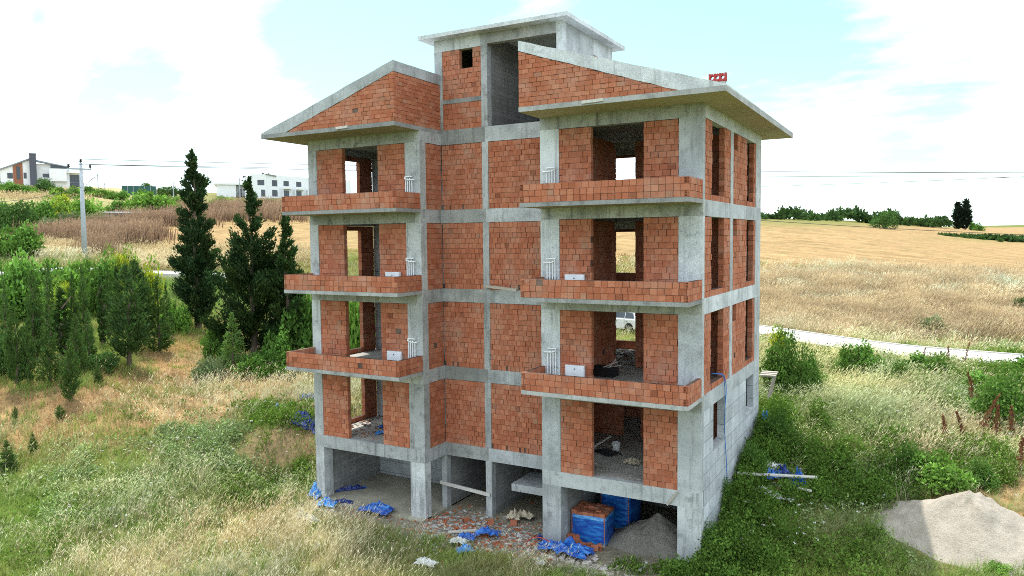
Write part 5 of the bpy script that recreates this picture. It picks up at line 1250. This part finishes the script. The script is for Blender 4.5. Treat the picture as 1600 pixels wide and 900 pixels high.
def make_shrub(i, **k):
    t = thing('shrub', 'green shrub', 'shrub')
    s = shrub_mesh('crown', seed=60+i, **k); s.parent = t
    trunk_mb(.8, .05, 90+i, limbs=6, w=.7).build('trunk', M['bark'], t); return t
SP_ = [make_shrub(0, n_blob=34, per=110, base=(.115, .225, .050), leaf=.105), make_shrub(1, n_blob=26, per=110, base=(.165, .305, .062), leaf=.11, flat=.7), make_shrub(2, n_blob=40, per=90, base=(.075, .145, .046), leaf=.09, flat=.9),
       make_shrub(3, n_blob=30, per=100, base=(.19, .29, .058), leaf=.10, flat=1.1, yellow=.3), make_shrub(4, n_blob=46, per=150, base=(.10, .19, .045), leaf=.07, flat=.9), make_shrub(5, n_blob=30, per=110, base=(.14, .19, .10), leaf=.09, flat=.6)]
used2 = set()
T1 = 'leafy shrubs behind the plantation'; T2 = 'shrubs and trees on the hillside'; T3 = 'shrubs right of the building'
SH = [  # px, base, top, width, kind, label, group, fixed depth
 (40, 500, 432, 110, 1, 'bright leafy tree crown among cypresses near the left edge', T1), (15, 500, 392, 110, 0, 'green tree crown cut by the left edge', T1), (95, 505, 446, 60, 3, 'yellow green crown between the slim dark cypresses', T1), (80, 530, 466, 80, 1, 'light green spreading crown over dark bare twigs', T1),
 (152, 495, 396, 80, 0, 'leafy crown directly below the utility pole', T1), (178, 470, 400, 46, 3, 'yellowish leafy tree behind the two pencil cypresses', T1), (203, 450, 396, 40, 3, 'second yellowish tree at the roadside below the reeds', T1), (235, 500, 420, 60, 3, 'light green bush left of the tall ragged cypress', T1),
 (275, 520, 460, 60, 1, 'pale green bush at the foot of the tall ragged cypress', T1), (342, 560, 500, 50, 0, 'green bush between the two tallest conifers', T1), (432, 575, 510, 60, 0, 'green bush under the broad dark conifer', T1), (480, 560, 448, 90, 0, 'bright green tree behind the lower left balconies', T1),
 (520, 560, 420, 80, 0, 'green tree seen through the left wing openings', T1), (560, 575, 410, 90, 1, 'leafy tree behind the left wing window holes', T1), (330, 590, 545, 60, 5, 'greyish twiggy bush left of the feathery conifer', T1), (160, 580, 548, 60, 2, 'low dark juniper bush under the free pencil cypress', T1), (458, 588, 545, 80, 0, 'low green undergrowth bush beside the lowest left balcony', T1), (402, 586, 552, 70, 0, 'low green bush right of the feathery young conifer', T1),
 (60, 480, 396, 110, 0, 'green crown in the back row of the left thicket', T1), (120, 470, 397, 90, 1, 'light crown in the back row left of the pole', T1), (5, 590, 520, 60, 2, 'dark shaded bush at the left edge under the cypresses', T1),(298, 466, 404, 64, 5, 'grey green bush behind the tall ragged cypress', T1),
 (28, 404, 346, 84, 0, 'round green tree on the slope below the villa reeds', T2), (55, 385, 362, 40, 1, 'small round bush right of the round slope tree', T2), (25, 364, 312, 70, 2, 'dark bush in the hedge row at far left', T2), (62, 358, 308, 60, 0, 'green bush in the middle of the left hedge row', T2), (92, 352, 306, 56, 3, 'yellowish bush in the left hedge row', T2), (128, 348, 300, 74, 1, 'rounded bright tree behind the utility pole', T2), (108, 356, 318, 50, 5, 'grey green bush beside the pole in the hedge row', T2), (4, 360, 310, 60, 0, 'green bush at the far left end of the hedge row', T2), (80, 366, 328, 60, 5, 'silvery bush low in the hedge row', T2), (146, 354, 322, 46, 5, 'silvery bush left of the grey shed', T2),
 (238, 340, 290, 92, 1, 'broad light green tree above the grey shed', T2), (192, 338, 310, 50, 0, 'small bush behind the shed roof', T2), (207, 343, 328, 22, 2, 'dark bush under the shed roof overhang', T2),
 (72, 303, 277, 34, 2, 'dark round tree in front of the villa', T2), (30, 304, 286, 50, 0, 'green bush below the brown villa panel', T2), (48, 304, 288, 30, 1, 'light bush left of the dark round villa tree', T2), (95, 310, 290, 34, 0, 'green bush below the villa sliding doors', T2), (115, 308, 288, 34, 1, 'light green bush left of the pole on the ridge', T2), (8, 300, 282, 36, 0, 'green bush at the left end of the ridge', T2), (140, 304, 289, 30, 0, 'dark green bush right of the pole on the ridge', T2), (158, 308, 293, 44, 1, 'low light bush on the ridge below the green fence', T2), (185, 312, 297, 40, 0, 'green bush on the ridge left of the broad light tree', T2), (230, 298, 285, 22, 2, 'small dark tree peeping above the green fence', T2), (262, 308, 290, 44, 2, 'dark tree on the ridge beside the boxed pole', T2), (283, 318, 303, 36, 1, 'light bush just left of the tall cypress top', T2), (4, 288, 268, 20, 2, 'dark conifer like bush left of the villa', T2), (345, 322, 304, 44, 1, 'light green bush left of the apartment block foot', T2), (385, 322, 308, 26, 0, 'bush at the apartment block foot behind the broad conifer', T2), (425, 322, 309, 44, 0, 'green bush at the right foot of the apartment block', T2), (455, 326, 310, 40, 0, 'bush beside the top left balcony below the apartments', T2),
 (1228, 612, 518, 84, 4, 'tall dark leafy bush with a yellow green top beside the rear corner', T3), (1218, 560, 517, 44, 3, 'yellow green sapling top against the pale road', T3), (1262, 610, 545, 60, 4, 'dark leafy bush right of the tall corner bush', T3), (1338, 585, 532, 76, 0, 'rounded green bush in front of the pale road', T3), (1450, 590, 550, 80, 0, 'low green bush below the road on the right', T3), (1405, 600, 562, 60, 4, 'low dark bush left of the reddish dock stalks', T3), (1575, 665, 575, 110, 4, 'large dark green bramble bush at the right edge', T3), (1545, 620, 580, 90, 0, 'green bramble mound behind the large edge bramble', T3), (1600, 590, 552, 70, 0, 'bramble at the right edge by the road end', T3), (1468, 762, 700, 110, 1, 'light green bramble behind the sand heap', T3), (1420, 745, 690, 80, 4, 'dark weed bush left of the light bramble behind the sand', T3), (1530, 760, 715, 70, 4, 'dark bramble right of the light bramble behind the sand', T3), (1215, 700, 640, 70, 4, 'dark leafy bush against the middle of the side wall', T3), (1175, 745, 690, 60, 4, 'dark leafy bush at the side wall below the windows', T3), (1130, 800, 745, 56, 4, 'dark leafy bush at the side wall by the corner', T3), (1110, 870, 815, 60, 4, 'green bush hiding the foot of the corner column', T3), (1560, 897, 872, 50, 1, 'bright green plant before the sand heap foot', T3),
 (1340, 516, 492, 44, 5, 'grey green bush in the straw band', T3), (1455, 520, 482, 60, 5, 'greyish green bush in the straw band right of centre', T3), (1598, 490, 462, 36, 2, 'dark green bush at the right edge of the straw band', T3),
 (1382, 357, 328, 44, 2, 'dark rounded bush at the near end of the far scrub', T3), (1563, 378, 371, 12, 2, 'tiny dark bush on the far grassy strip', T3), (1525, 362, 346, 24, 0, 'green bush at the foot of the far pair of dark trees', T3)]
for i, (px, py, top, wpx, k, lb, g_) in enumerate(SH):
    p, d = hit(px, py)
    if px == 1525: d = 235; p = at_d(px, py, d)
    t = SP_[k]
    if k in used2: t = copy_tree(t)
    used2.add(k)
    H_ = (py-top)*d/FPX; W_ = wpx*d/FPX
    t.scale = (W_/2*1.05, W_/2*1.05, H_/1.12); t.location = (p[0], p[1], p[2]-.1*H_/1.1); t.rotation_euler[2] = i*2.1
    t['label'] = lb; t['category'] = 'shrub' if 'tree' not in lb.split()[:6] and 'crown' not in lb else 'tree'; t['group'] = g_
    if not 4 <= len(lb.split()) <= 16: print('LABEL', lb)
# far pair of dark trees and a flat crowned one, each a thing
for px, py, top, wpx, lb, sd_ in [(1496, 359, 316, 18, 'left one of the dark far trees standing together on the field', 41), (1508, 359, 311, 20, 'right taller one of the dark far trees standing together', 42)]:
    d = 238; p = at_d(px, py, d); t = make_cypress('far_tree', lb, 'tree', (py-top)*d/FPX, wpx*d/FPX, 2600, lambda q: max(.1, min(1, (q+.1)*3))*(max(0, 1-q)**.5), R(55), (.020, .034, .024), .4, sd_, 'dark trees on the far field', flake=.8, ragged=.2, nb=120); t.location = (p[0], p[1], p[2]-.3)
# one mass of scrub beyond the right field
r = np.random.default_rng(77); n_ = 26000
bl = [(x, 344-.0*(x-1190)+6*math.sin(x*.07), r.uniform(6, 17), 215+r.uniform(-6, 25)) for x in np.arange(1120, 1400, 4.0)] + [(x, 352, r.uniform(5, 12), 225+r.uniform(-5, 15)) for x in np.arange(1380, 1478, 4.0)] + [(x, 373+.03*(x-1480), r.uniform(2, 4), 175+r.uniform(0, 10)) for x in np.arange(1470, 1640, 4.0)]
bl += [(x, 341+3*math.sin(x*.05), r.uniform(3, 7), 300+r.uniform(0, 30)) for x in np.arange(700, 1180, 7.)]
Pc, Rc = [], []
for x, y, hp, d in bl:
    p = at_d(x, y, d); Pc.append(p); Rc.append(hp*d/FPX)
Pc = np.array(Pc); Rc = np.array(Rc); pk = r.integers(0, len(Pc), n_)
u = unit(r, n_); u[:, 2] = np.abs(u[:, 2])
P = Pc[pk]+u*np.stack([np.full(n_, 1.6), np.full(n_, 1.6), Rc[pk]], -1)*r.uniform(.5, 1.05, (n_, 1)); tone = r.uniform(.7, 1.35, len(Pc))
C = np.array((.045, .085, .032))*tone[pk][:, None]*r.uniform(.6, 1.4, (n_, 1)); ln = r.uniform(.6, 1.4, n_)
V, k_, l_, CC = flakes(P, u+r.normal(size=(n_, 3))*.7, ln, ln*.6, C, 5)
tag(np_mesh('scrub_woodland', V, k_, l_, CC, M['leaf']), 'dark green scrub woodland along the ridge beyond the field', 'woodland', kind='stuff')
# ---- grass: blades in a strip of two faces each
def blades(name, P, hgt, wid, lean, ang, Cb, Ct, label, cat, head=None, seed=0):
    r = np.random.default_rng(seed); n = len(P)
    dirv_ = np.stack([np.cos(ang), np.sin(ang), np.zeros(n)], -1); a2 = r.uniform(0, 2*math.pi, n)
    side = np.stack([np.cos(a2), np.sin(a2), np.zeros(n)], -1)*(wid/2)[:, None]
    up = np.array([0, 0, 1.]); h = hgt[:, None]; l = lean[:, None]
    m_ = P+up*h*.55+dirv_*h*l*.30; t = P+up*h*(1-.25*l)+dirv_*h*l
    if head is None:
        V = np.stack([P-side, P+side, m_+side*.8, m_-side*.8, t], 1).reshape(-1, 3); nv = 5
        cnt = np.tile([4, 3], n); base_ = np.array([0, 1, 2, 3, 3, 2, 4])
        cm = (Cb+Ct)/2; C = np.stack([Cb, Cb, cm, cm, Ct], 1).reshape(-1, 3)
    else:
        hw, hl, hc = head; ax = t-m_; ax /= np.linalg.norm(ax, axis=1, keepdims=True); sd = side/np.maximum(np.linalg.norm(side, axis=1, keepdims=True), 1e-9)
        V = np.stack([P-side, P+side, m_+side*.8, m_-side*.8, t, t+ax*(hl*.45)[:, None]+sd*hw[:, None], t+ax*hl[:, None], t+ax*(hl*.45)[:, None]-sd*hw[:, None]], 1).reshape(-1, 3); nv = 8
        cnt = np.tile([4, 3, 4], n); base_ = np.array([0, 1, 2, 3, 3, 2, 4, 4, 5, 6, 7])
        cm = (Cb+Ct)/2; C = np.stack([Cb, Cb, cm, cm, Ct, hc, hc, hc], 1).reshape(-1, 3)
    loops = (np.arange(n)[:, None]*nv+base_).ravel()
    return tag(np_mesh(name, V, cnt, loops, C, M['grass']), label, cat, kind='stuff')
r = np.random.default_rng(2024)
NT = 105000
az = YAW+r.uniform(-R(42), R(42), NT)
rr_ = np.linspace(11, 100, 4000); pdf = rr_*np.minimum(1, (25/rr_)**1.55); cdf = np.cumsum(pdf); cdf /= cdf[-1]
dist = np.interp(r.random(NT), cdf, rr_)
x = CX-np.sin(az)*dist; y = CY+np.cos(az)*dist
# straw band and slopes further out get their own extra share
keep = road_dist(x, y) > 2.55+.3*r.random(NT)
keep &= ~((x > BX0-.02) & (x < .05) & (y > -.05) & (y < BD+.05))
keep &= ~((x > -15.6) & (x < -.6) & (y > -.9-.9*fbm(x*.9, y*.9)) & (y < .2))
keep &= np.hypot((x-7.15)/2.45, (y-4.35)/2.0) > 1.0-.12*r.random(NT)
x, y, dist = x[keep], y[keep], dist[keep]; z = ground(x, y)
Wt = zone_w(x, y, z)
nz = np.stack([fbm(x*.55+37*k, y*.55+11*k, 3) for k in range(len(KINDS))], -1)
Wt = Wt*np.exp((nz-.5)*7.0); Wt /= Wt.sum(-1, keepdims=True)
cum = np.cumsum(Wt, -1); kind = (r.random(len(x))[:, None] > cum).sum(-1).clip(0, len(KINDS)-1)
nearbank = np.zeros(len(x), bool)
SPEC = {  # blades per tuft, height, width, lean, colour at foot, colour at tip, spread
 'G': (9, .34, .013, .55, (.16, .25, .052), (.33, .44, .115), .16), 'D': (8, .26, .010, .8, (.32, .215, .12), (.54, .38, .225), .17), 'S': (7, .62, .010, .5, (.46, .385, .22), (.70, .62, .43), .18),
 'O': (8, .36, .011, .7, (.20, .215, .07), (.48, .46, .24), .16), 'F': (8, .66, .012, .75, (.20, .26, .08), (.56, .58, .34), .20), 'T': (4, .16, .014, .6, (.32, .21, .10), (.42, .29, .15), .25)}
names_ = {'G': ('green_grass', 'fresh green grass growing in patches round the building', 'grass'), 'D': ('dry_grass', 'short pinkish dry grass on the left meadow', 'grass'), 'S': ('straw_grass', 'tall pale straw grass with seed heads', 'grass'),
          'O': ('meadow_grass', 'olive meadow grass between green and dry patches', 'grass'), 'F': ('feather_grass', 'wind bent feathery pale grass right of the building', 'grass'), 'T': ('stubble', 'sparse stubble on the harvested field', 'stubble')}
for ki, kk in enumerate(KINDS):
    sel = np.where(kind == ki)[0]
    if kk not in SPEC or len(sel) == 0: continue
    nb_, hh, ww, le, cb_, ct_, spd = SPEC[kk]
    pk = np.repeat(sel, nb_); n = len(pk)
    far_ = np.maximum(1, dist[pk]/27)
    a = r.uniform(0, 6.28, n); q = spd*np.sqrt(r.random(n))*far_
    px_, py_ = x[pk]+q*np.cos(a), y[pk]+q*np.sin(a)
    P = np.stack([px_, py_, ground(px_, py_)-.02], -1)
    patch = .45+1.15*fbm(px_*.35+5, py_*.35, 2)
    hg = hh*patch*r.uniform(.55, 1.35, n)*(1+.12*(far_-1)); wd = ww*far_**1.05*r.uniform(.7, 1.4, n)
    tone = (.62+.76*fbm(px_*.8+3, py_*.8+50, 3))[:, None]*r.uniform(.82, 1.18, (n, 1))
    hue = fbm(px_*.25+70, py_*.25+20, 2)[:, None]-.5
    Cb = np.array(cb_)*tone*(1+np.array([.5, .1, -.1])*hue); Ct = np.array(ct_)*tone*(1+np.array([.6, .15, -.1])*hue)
    ang = np.where(r.random(n) < .6, R(20)+r.normal(0, .6, n), r.uniform(0, 6.28, n))
    head = None
    if kk in 'SF': head = (r.uniform(.006, .014, n)*far_, r.uniform(.10, .22, n)*far_**.5, np.clip(Ct*1.08, 0, .8))
    nm, lb, ct_name = names_[kk]
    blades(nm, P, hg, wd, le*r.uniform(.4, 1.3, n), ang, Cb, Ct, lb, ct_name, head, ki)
# a tall stand of straw behind the road and on the verge of the field
def band(name, boxes, n, hh, ww, cb_, ct_, label, cat, seed, heads=True, lean=.45, depth=.03):
    r = np.random.default_rng(seed); PX, PY, DD = [], [], []
    for (x0, y0, x1, y1, share) in boxes:
        m_ = int(n*share); k = max(60, m_//40)
        cx = r.uniform(x0, x1, k); cy = y0+(y1-y0)*r.random(k)
        hp = [hit(a, b, 25) for a, b in zip(cx, cy)]
        q = r.integers(0, k, m_); s = np.array([h[1] for h in hp])[q]
        c = np.array([h[0] for h in hp])[q]
        PX.append(c[:, 0]+r.normal(0, .018, m_)*s); PY.append(c[:, 1]+r.normal(0, depth, m_)*s); DD.append(s)
    px_, py_, d_ = map(np.concatenate, (PX, PY, DD)); ok = road_dist(px_, py_) > 2.6; px_, py_, d_ = px_[ok], py_[ok], d_[ok]; n_ = len(px_)
    P = np.stack([px_, py_, ground(px_, py_)-.03], -1); pa_ = fbm(px_*.3, py_*.3, 3)
    tone = (.7+.6*fbm(px_*.5+3, py_*.5, 3))[:, None]*r.uniform(.7, 1.3, (n_, 1))
    hg = hh*(.5+.9*pa_)*r.uniform(.6, 1.3, n_); wd = ww*d_/60*r.uniform(.7, 1.4, n_); Cb, Ct = np.array(cb_)*tone, np.array(ct_)*tone
    ang = R(25)+r.normal(0, .7, n_)
    blades(name, P, hg, wd, lean*r.uniform(.3, 1.5, n_), ang, Cb, Ct, label, cat, (r.uniform(.012, .028, n_)*d_/60, r.uniform(.2, .4, n_), np.clip(Ct*1.15, 0, .8)) if heads else None, seed)
band('straw_stand', [(1150, 428, 1640, 512, .85), (1150, 500, 1640, 528, .15)], 105000, .95, .021, (.27, .205, .12), (.47, .37, .235), 'tall pale straw standing between road and harvested field', 'straw', 51)
band('straw_stand', [(205, 392, 470, 422, .6), (55, 372, 130, 400, .25), (0, 296, 120, 312, .15)], 22000, .9, .03, (.32, .25, .14), (.53, .43, .27), 'tall pale straw on the left slope below the reeds', 'straw', 52)
band('reeds', [(222, 330, 300, 354, .22), (330, 322, 470, 346, .22), (60, 366, 240, 380, .28), (140, 372, 162, 402, .06), (150, 360, 215, 370, .1), (170, 340, 330, 352, .07)], 26000, 1.9, .05, (.155, .105, .075), (.33, .225, .155), 'brown dried reeds standing in a band on the slope', 'reeds', 53, lean=.2, depth=.012)
# leafy weeds: low mounds of broad leaves
sel = np.where(kind == KINDS.index('L'))[0]
per = 26; pk = np.repeat(sel, per); n = len(pk); far_ = np.maximum(1, dist[pk]/27)
mr = (r.uniform(.16, .42, len(x)))[pk]*far_**.5; mh = (r.uniform(.18, .62, len(x))*(.5+fbm(x*.5, y*.5)))[pk]
u = unit(r, n); u[:, 2] = np.abs(u[:, 2]); q = r.uniform(.35, 1.05, n)[:, None]
P = np.stack([x[pk], y[pk], np.zeros(n)], -1)+u*np.stack([mr, mr, mh], -1)*q
P[:, 2] += ground(P[:, 0], P[:, 1])
tone = (.62+.85*fbm(P[:, 0]*.9, P[:, 1]*.9, 3))[:, None]*r.uniform(.65, 1.4, (n, 1))
pale = (fbm(P[:, 0]*.3+8, P[:, 1]*.3+4, 2) > .55)[:, None]
C = np.where(pale, np.array((.27, .33, .15)), np.array((.14, .225, .045)))*tone
ln = r.uniform(.045, .11, n)*far_
V, k_, l_, CC = flakes(P, u*.5+r.normal(size=(n, 3))*.7+np.array([0, 0, .15]), ln, ln*.65, C, 8)
ok = ~((V[:, 0] > BX0-.0) & (V[:, 0] < .0) & (V[:, 1] > .02) & (V[:, 1] < BD)).reshape(-1, 4).any(1)
V = V.reshape(-1, 4, 3)[ok].reshape(-1, 3); CC = CC.reshape(-1, 4, 3)[ok].reshape(-1, 3)
tag(np_mesh('leafy_weeds', V, np.full(ok.sum(), 4), np.arange(4*ok.sum()), CC, M['leaf']), 'low leafy weeds and brambles covering the ground', 'weeds', kind='stuff')
# brambles and tall weeds in thick mounds
r = np.random.default_rng(88); MP = []
def mounds(m_, fn, rmin, rmax, hmin, hmax, colr):
    for _ in range(m_):
        q = fn()
        if q is None: continue
        px_, py_ = q
        if BX0-.1 < px_ < .12 and -.05 < py_ < BD+.1: continue
        qx, qy, _d = project(np.array([[px_, py_, float(ground(px_, py_))]]))
        if ((qx[0]-438)/66)**2+((qy[0]-697)/34)**2 < 1: continue
        if math.hypot(px_-1.75, py_-5.2) < .95 or road_dist(px_, py_) < 2.9 or ((px_-7.15)/2.5)**2+((py_-4.35)/2.0)**2 < 1: continue
        MP.append((px_, py_, r.uniform(rmin, rmax), r.uniform(hmin, hmax), *colr))
def inpx(x0, y0, x1, y1): return lambda: tuple(hit(r.uniform(x0, x1), r.uniform(y0, y1))[0][:2])
DG = (.108, .19, .038); MG = (.135, .22, .045); PG_ = (.24, .32, .15)
mounds(150, lambda: (.2+abs(r.normal(0, .8)), r.uniform(-.6, 10.5)), .25, .6, .5, 1.15, DG)
mounds(60, lambda: (r.uniform(-.7, 1.2), r.uniform(-1.3, -.3)), .2, .45, .3, .75, DG)
mounds(110, inpx(1230, 690, 1430, 790), .3, .7, .35, .8, DG)
mounds(60, inpx(1120, 830, 1380, 895), .25, .5, .25, .5, MG)
mounds(70, inpx(1430, 560, 1620, 650), .4, .9, .5, 1.0, MG)
mounds(50, inpx(1200, 545, 1420, 590), .35, .8, .4, .9, MG)
mounds(55, inpx(1400, 700, 1600, 760), .3, .6, .4, .8, MG)
mounds(120, inpx(250, 670, 420, 740), .3, .65, .25, .6, PG_)
mounds(60, inpx(390, 640, 488, 668), .25, .5, .3, .6, MG)
mounds(70, inpx(60, 740, 350, 830), .3, .6, .2, .45, PG_)
mounds(50, inpx(350, 750, 440, 800), .25, .5, .25, .5, MG)
mounds(30, inpx(960, 872, 1080, 898), .2, .4, .25, .5, MG)
mounds(30, inpx(455, 720, 490, 765), .2, .35, .2, .4, MG)
MP = np.array(MP); per = np.clip((MP[:, 2]*MP[:, 3]*900).astype(int), 90, 520); pk = np.repeat(np.arange(len(MP)), per); n = len(pk)
u = unit(r, n); u[:, 2] = np.abs(u[:, 2]); q = r.uniform(.3, 1.08, n)[:, None]**.7
lumpy = .75+.5*fbm(MP[pk, 0]*3+u[:, 0]*2+60, MP[pk, 1]*3+u[:, 1]*2+u[:, 2]*2+60, 2)
P = np.stack([MP[pk, 0], MP[pk, 1], np.zeros(n)], -1)+u*(MP[pk][:, [2, 2, 3]])*q*lumpy[:, None]
P[:, 2] += ground(P[:, 0], P[:, 1])
ok = ~((P[:, 0] > BX0-.06) & (P[:, 0] < .06) & (P[:, 1] > -.02) & (P[:, 1] < BD+.05))
P, u, pk = P[ok], u[ok], pk[ok]; n = len(pk)
tone = r.uniform(.7, 1.3, len(MP))[pk][:, None]*r.uniform(.6, 1.45, (n, 1)); C = MP[pk][:, 4:7]*tone
ln = r.uniform(.05, .12, n); V, k_, l_, CC = flakes(P, u*.5+r.normal(size=(n, 3))*.7+np.array([0, 0, .2]), ln, ln*.62, C, 18)
tag(np_mesh('brambles', V, k_, l_, CC, M['leaf']), 'thick leafy brambles and tall weeds in mounds around the building', 'brambles', kind='stuff')
# white umbel flowers among the weeds
fx = []
for (bx, by, rx, ry, m_) in [(1190, 850, 110, 50, 26), (1300, 580, 250, 60, 30), (1450, 640, 150, 80, 60), (330, 700, 150, 60, 40), (200, 800, 200, 80, 50), (1340, 800, 90, 60, 12)]:
    for _ in range(m_):
        p, d = hit(r.normal(bx, rx*.5), r.normal(by, ry*.5))
        if not (BX0 < p[0] < .1 and -.3 < p[1] < BD) and road_dist(p[0], p[1]) > 2.6: fx.append(np.array(p)+(0, 0, r.uniform(.35, .6)))
fx = np.array(fx); pk = np.repeat(np.arange(len(fx)), 7); n = len(pk)
P = fx[pk]+r.normal(size=(n, 3))*np.array([.022, .022, .008]); ln = r.uniform(.03, .055, n)
V, k_, l_, CC = flakes(P, r.normal(size=(n, 3))*np.array([1, 1, .25]), ln, ln*.9, np.full((n, 3), .72), 9)
tag(np_mesh('white_flowers', V, k_, l_, CC, M['grass']), 'tiny white flower heads dotted over the weeds', 'flowers', kind='stuff')
# reddish dock stalks, each a plant
for i, (px, py, top, lb) in enumerate([(1478, 705, 655, 'reddish brown dock stalk leaning left among pale grass'), (1532, 690, 622, 'tallest reddish dock stalk in the group on the right'), (1522, 640, 588, 'dark dock stalk standing behind the others below the brambles'), (1556, 690, 640, 'dock stalk just right of the tallest one'), (1580, 690, 640, 'slanting rusty dock stalk by the large bramble'), (1594, 745, 690, 'dock stalk nearest the right picture edge'), (1505, 690, 650, 'small rusty dock stalk left of the tallest one'), (1440, 580, 548, 'thin reddish stalk before the pale road'), (1480, 580, 545, 'pair of thin reddish stalks against the pale road'), (1506, 580, 540, 'tall thin reddish stalk crossing the road edge')]):
    p, d = hit(px, py); h_ = (py-top)*d/FPX*1.1; q = np.random.default_rng(700+i)
    t = thing('dock_plant', lb, 'plant', (p[0], p[1], float(ground(p[0], p[1]))), 0, 'rusty dock stalks right of the building')
    sway = q.uniform(-.25, .35)*h_; mb = MB(); mb.tube([(0, 0, 0), (sway*.3, 0, h_*.5), (sway, 0, h_)], [.012, .01, .004], 5); mb.build('stalk', M['bark'], t)
    n = 260 if i < 7 else 110; s_ = q.uniform(.25, 1, n); b_ = q.uniform(0, 6.28, n); rad = (.03+.11*h_*(1-s_))*q.random(n)*(1 if i < 7 else .6)
    P = np.stack([sway*s_**1.6+rad*np.cos(b_), rad*np.sin(b_), h_*s_+rad*.6], -1); C = np.array((.20, .085, .05))*q.uniform(.6, 1.5, (n, 1)); ln = q.uniform(.05, .11, n)
    V, k_, l_, CC = flakes(P, np.stack([np.cos(b_)*.4, np.sin(b_)*.4, np.ones(n)], -1), ln, ln*.5, C, i); np_mesh('seed_head', V, k_, l_, CC, M['grass'], t)
print('objects', len(bpy.data.objects))
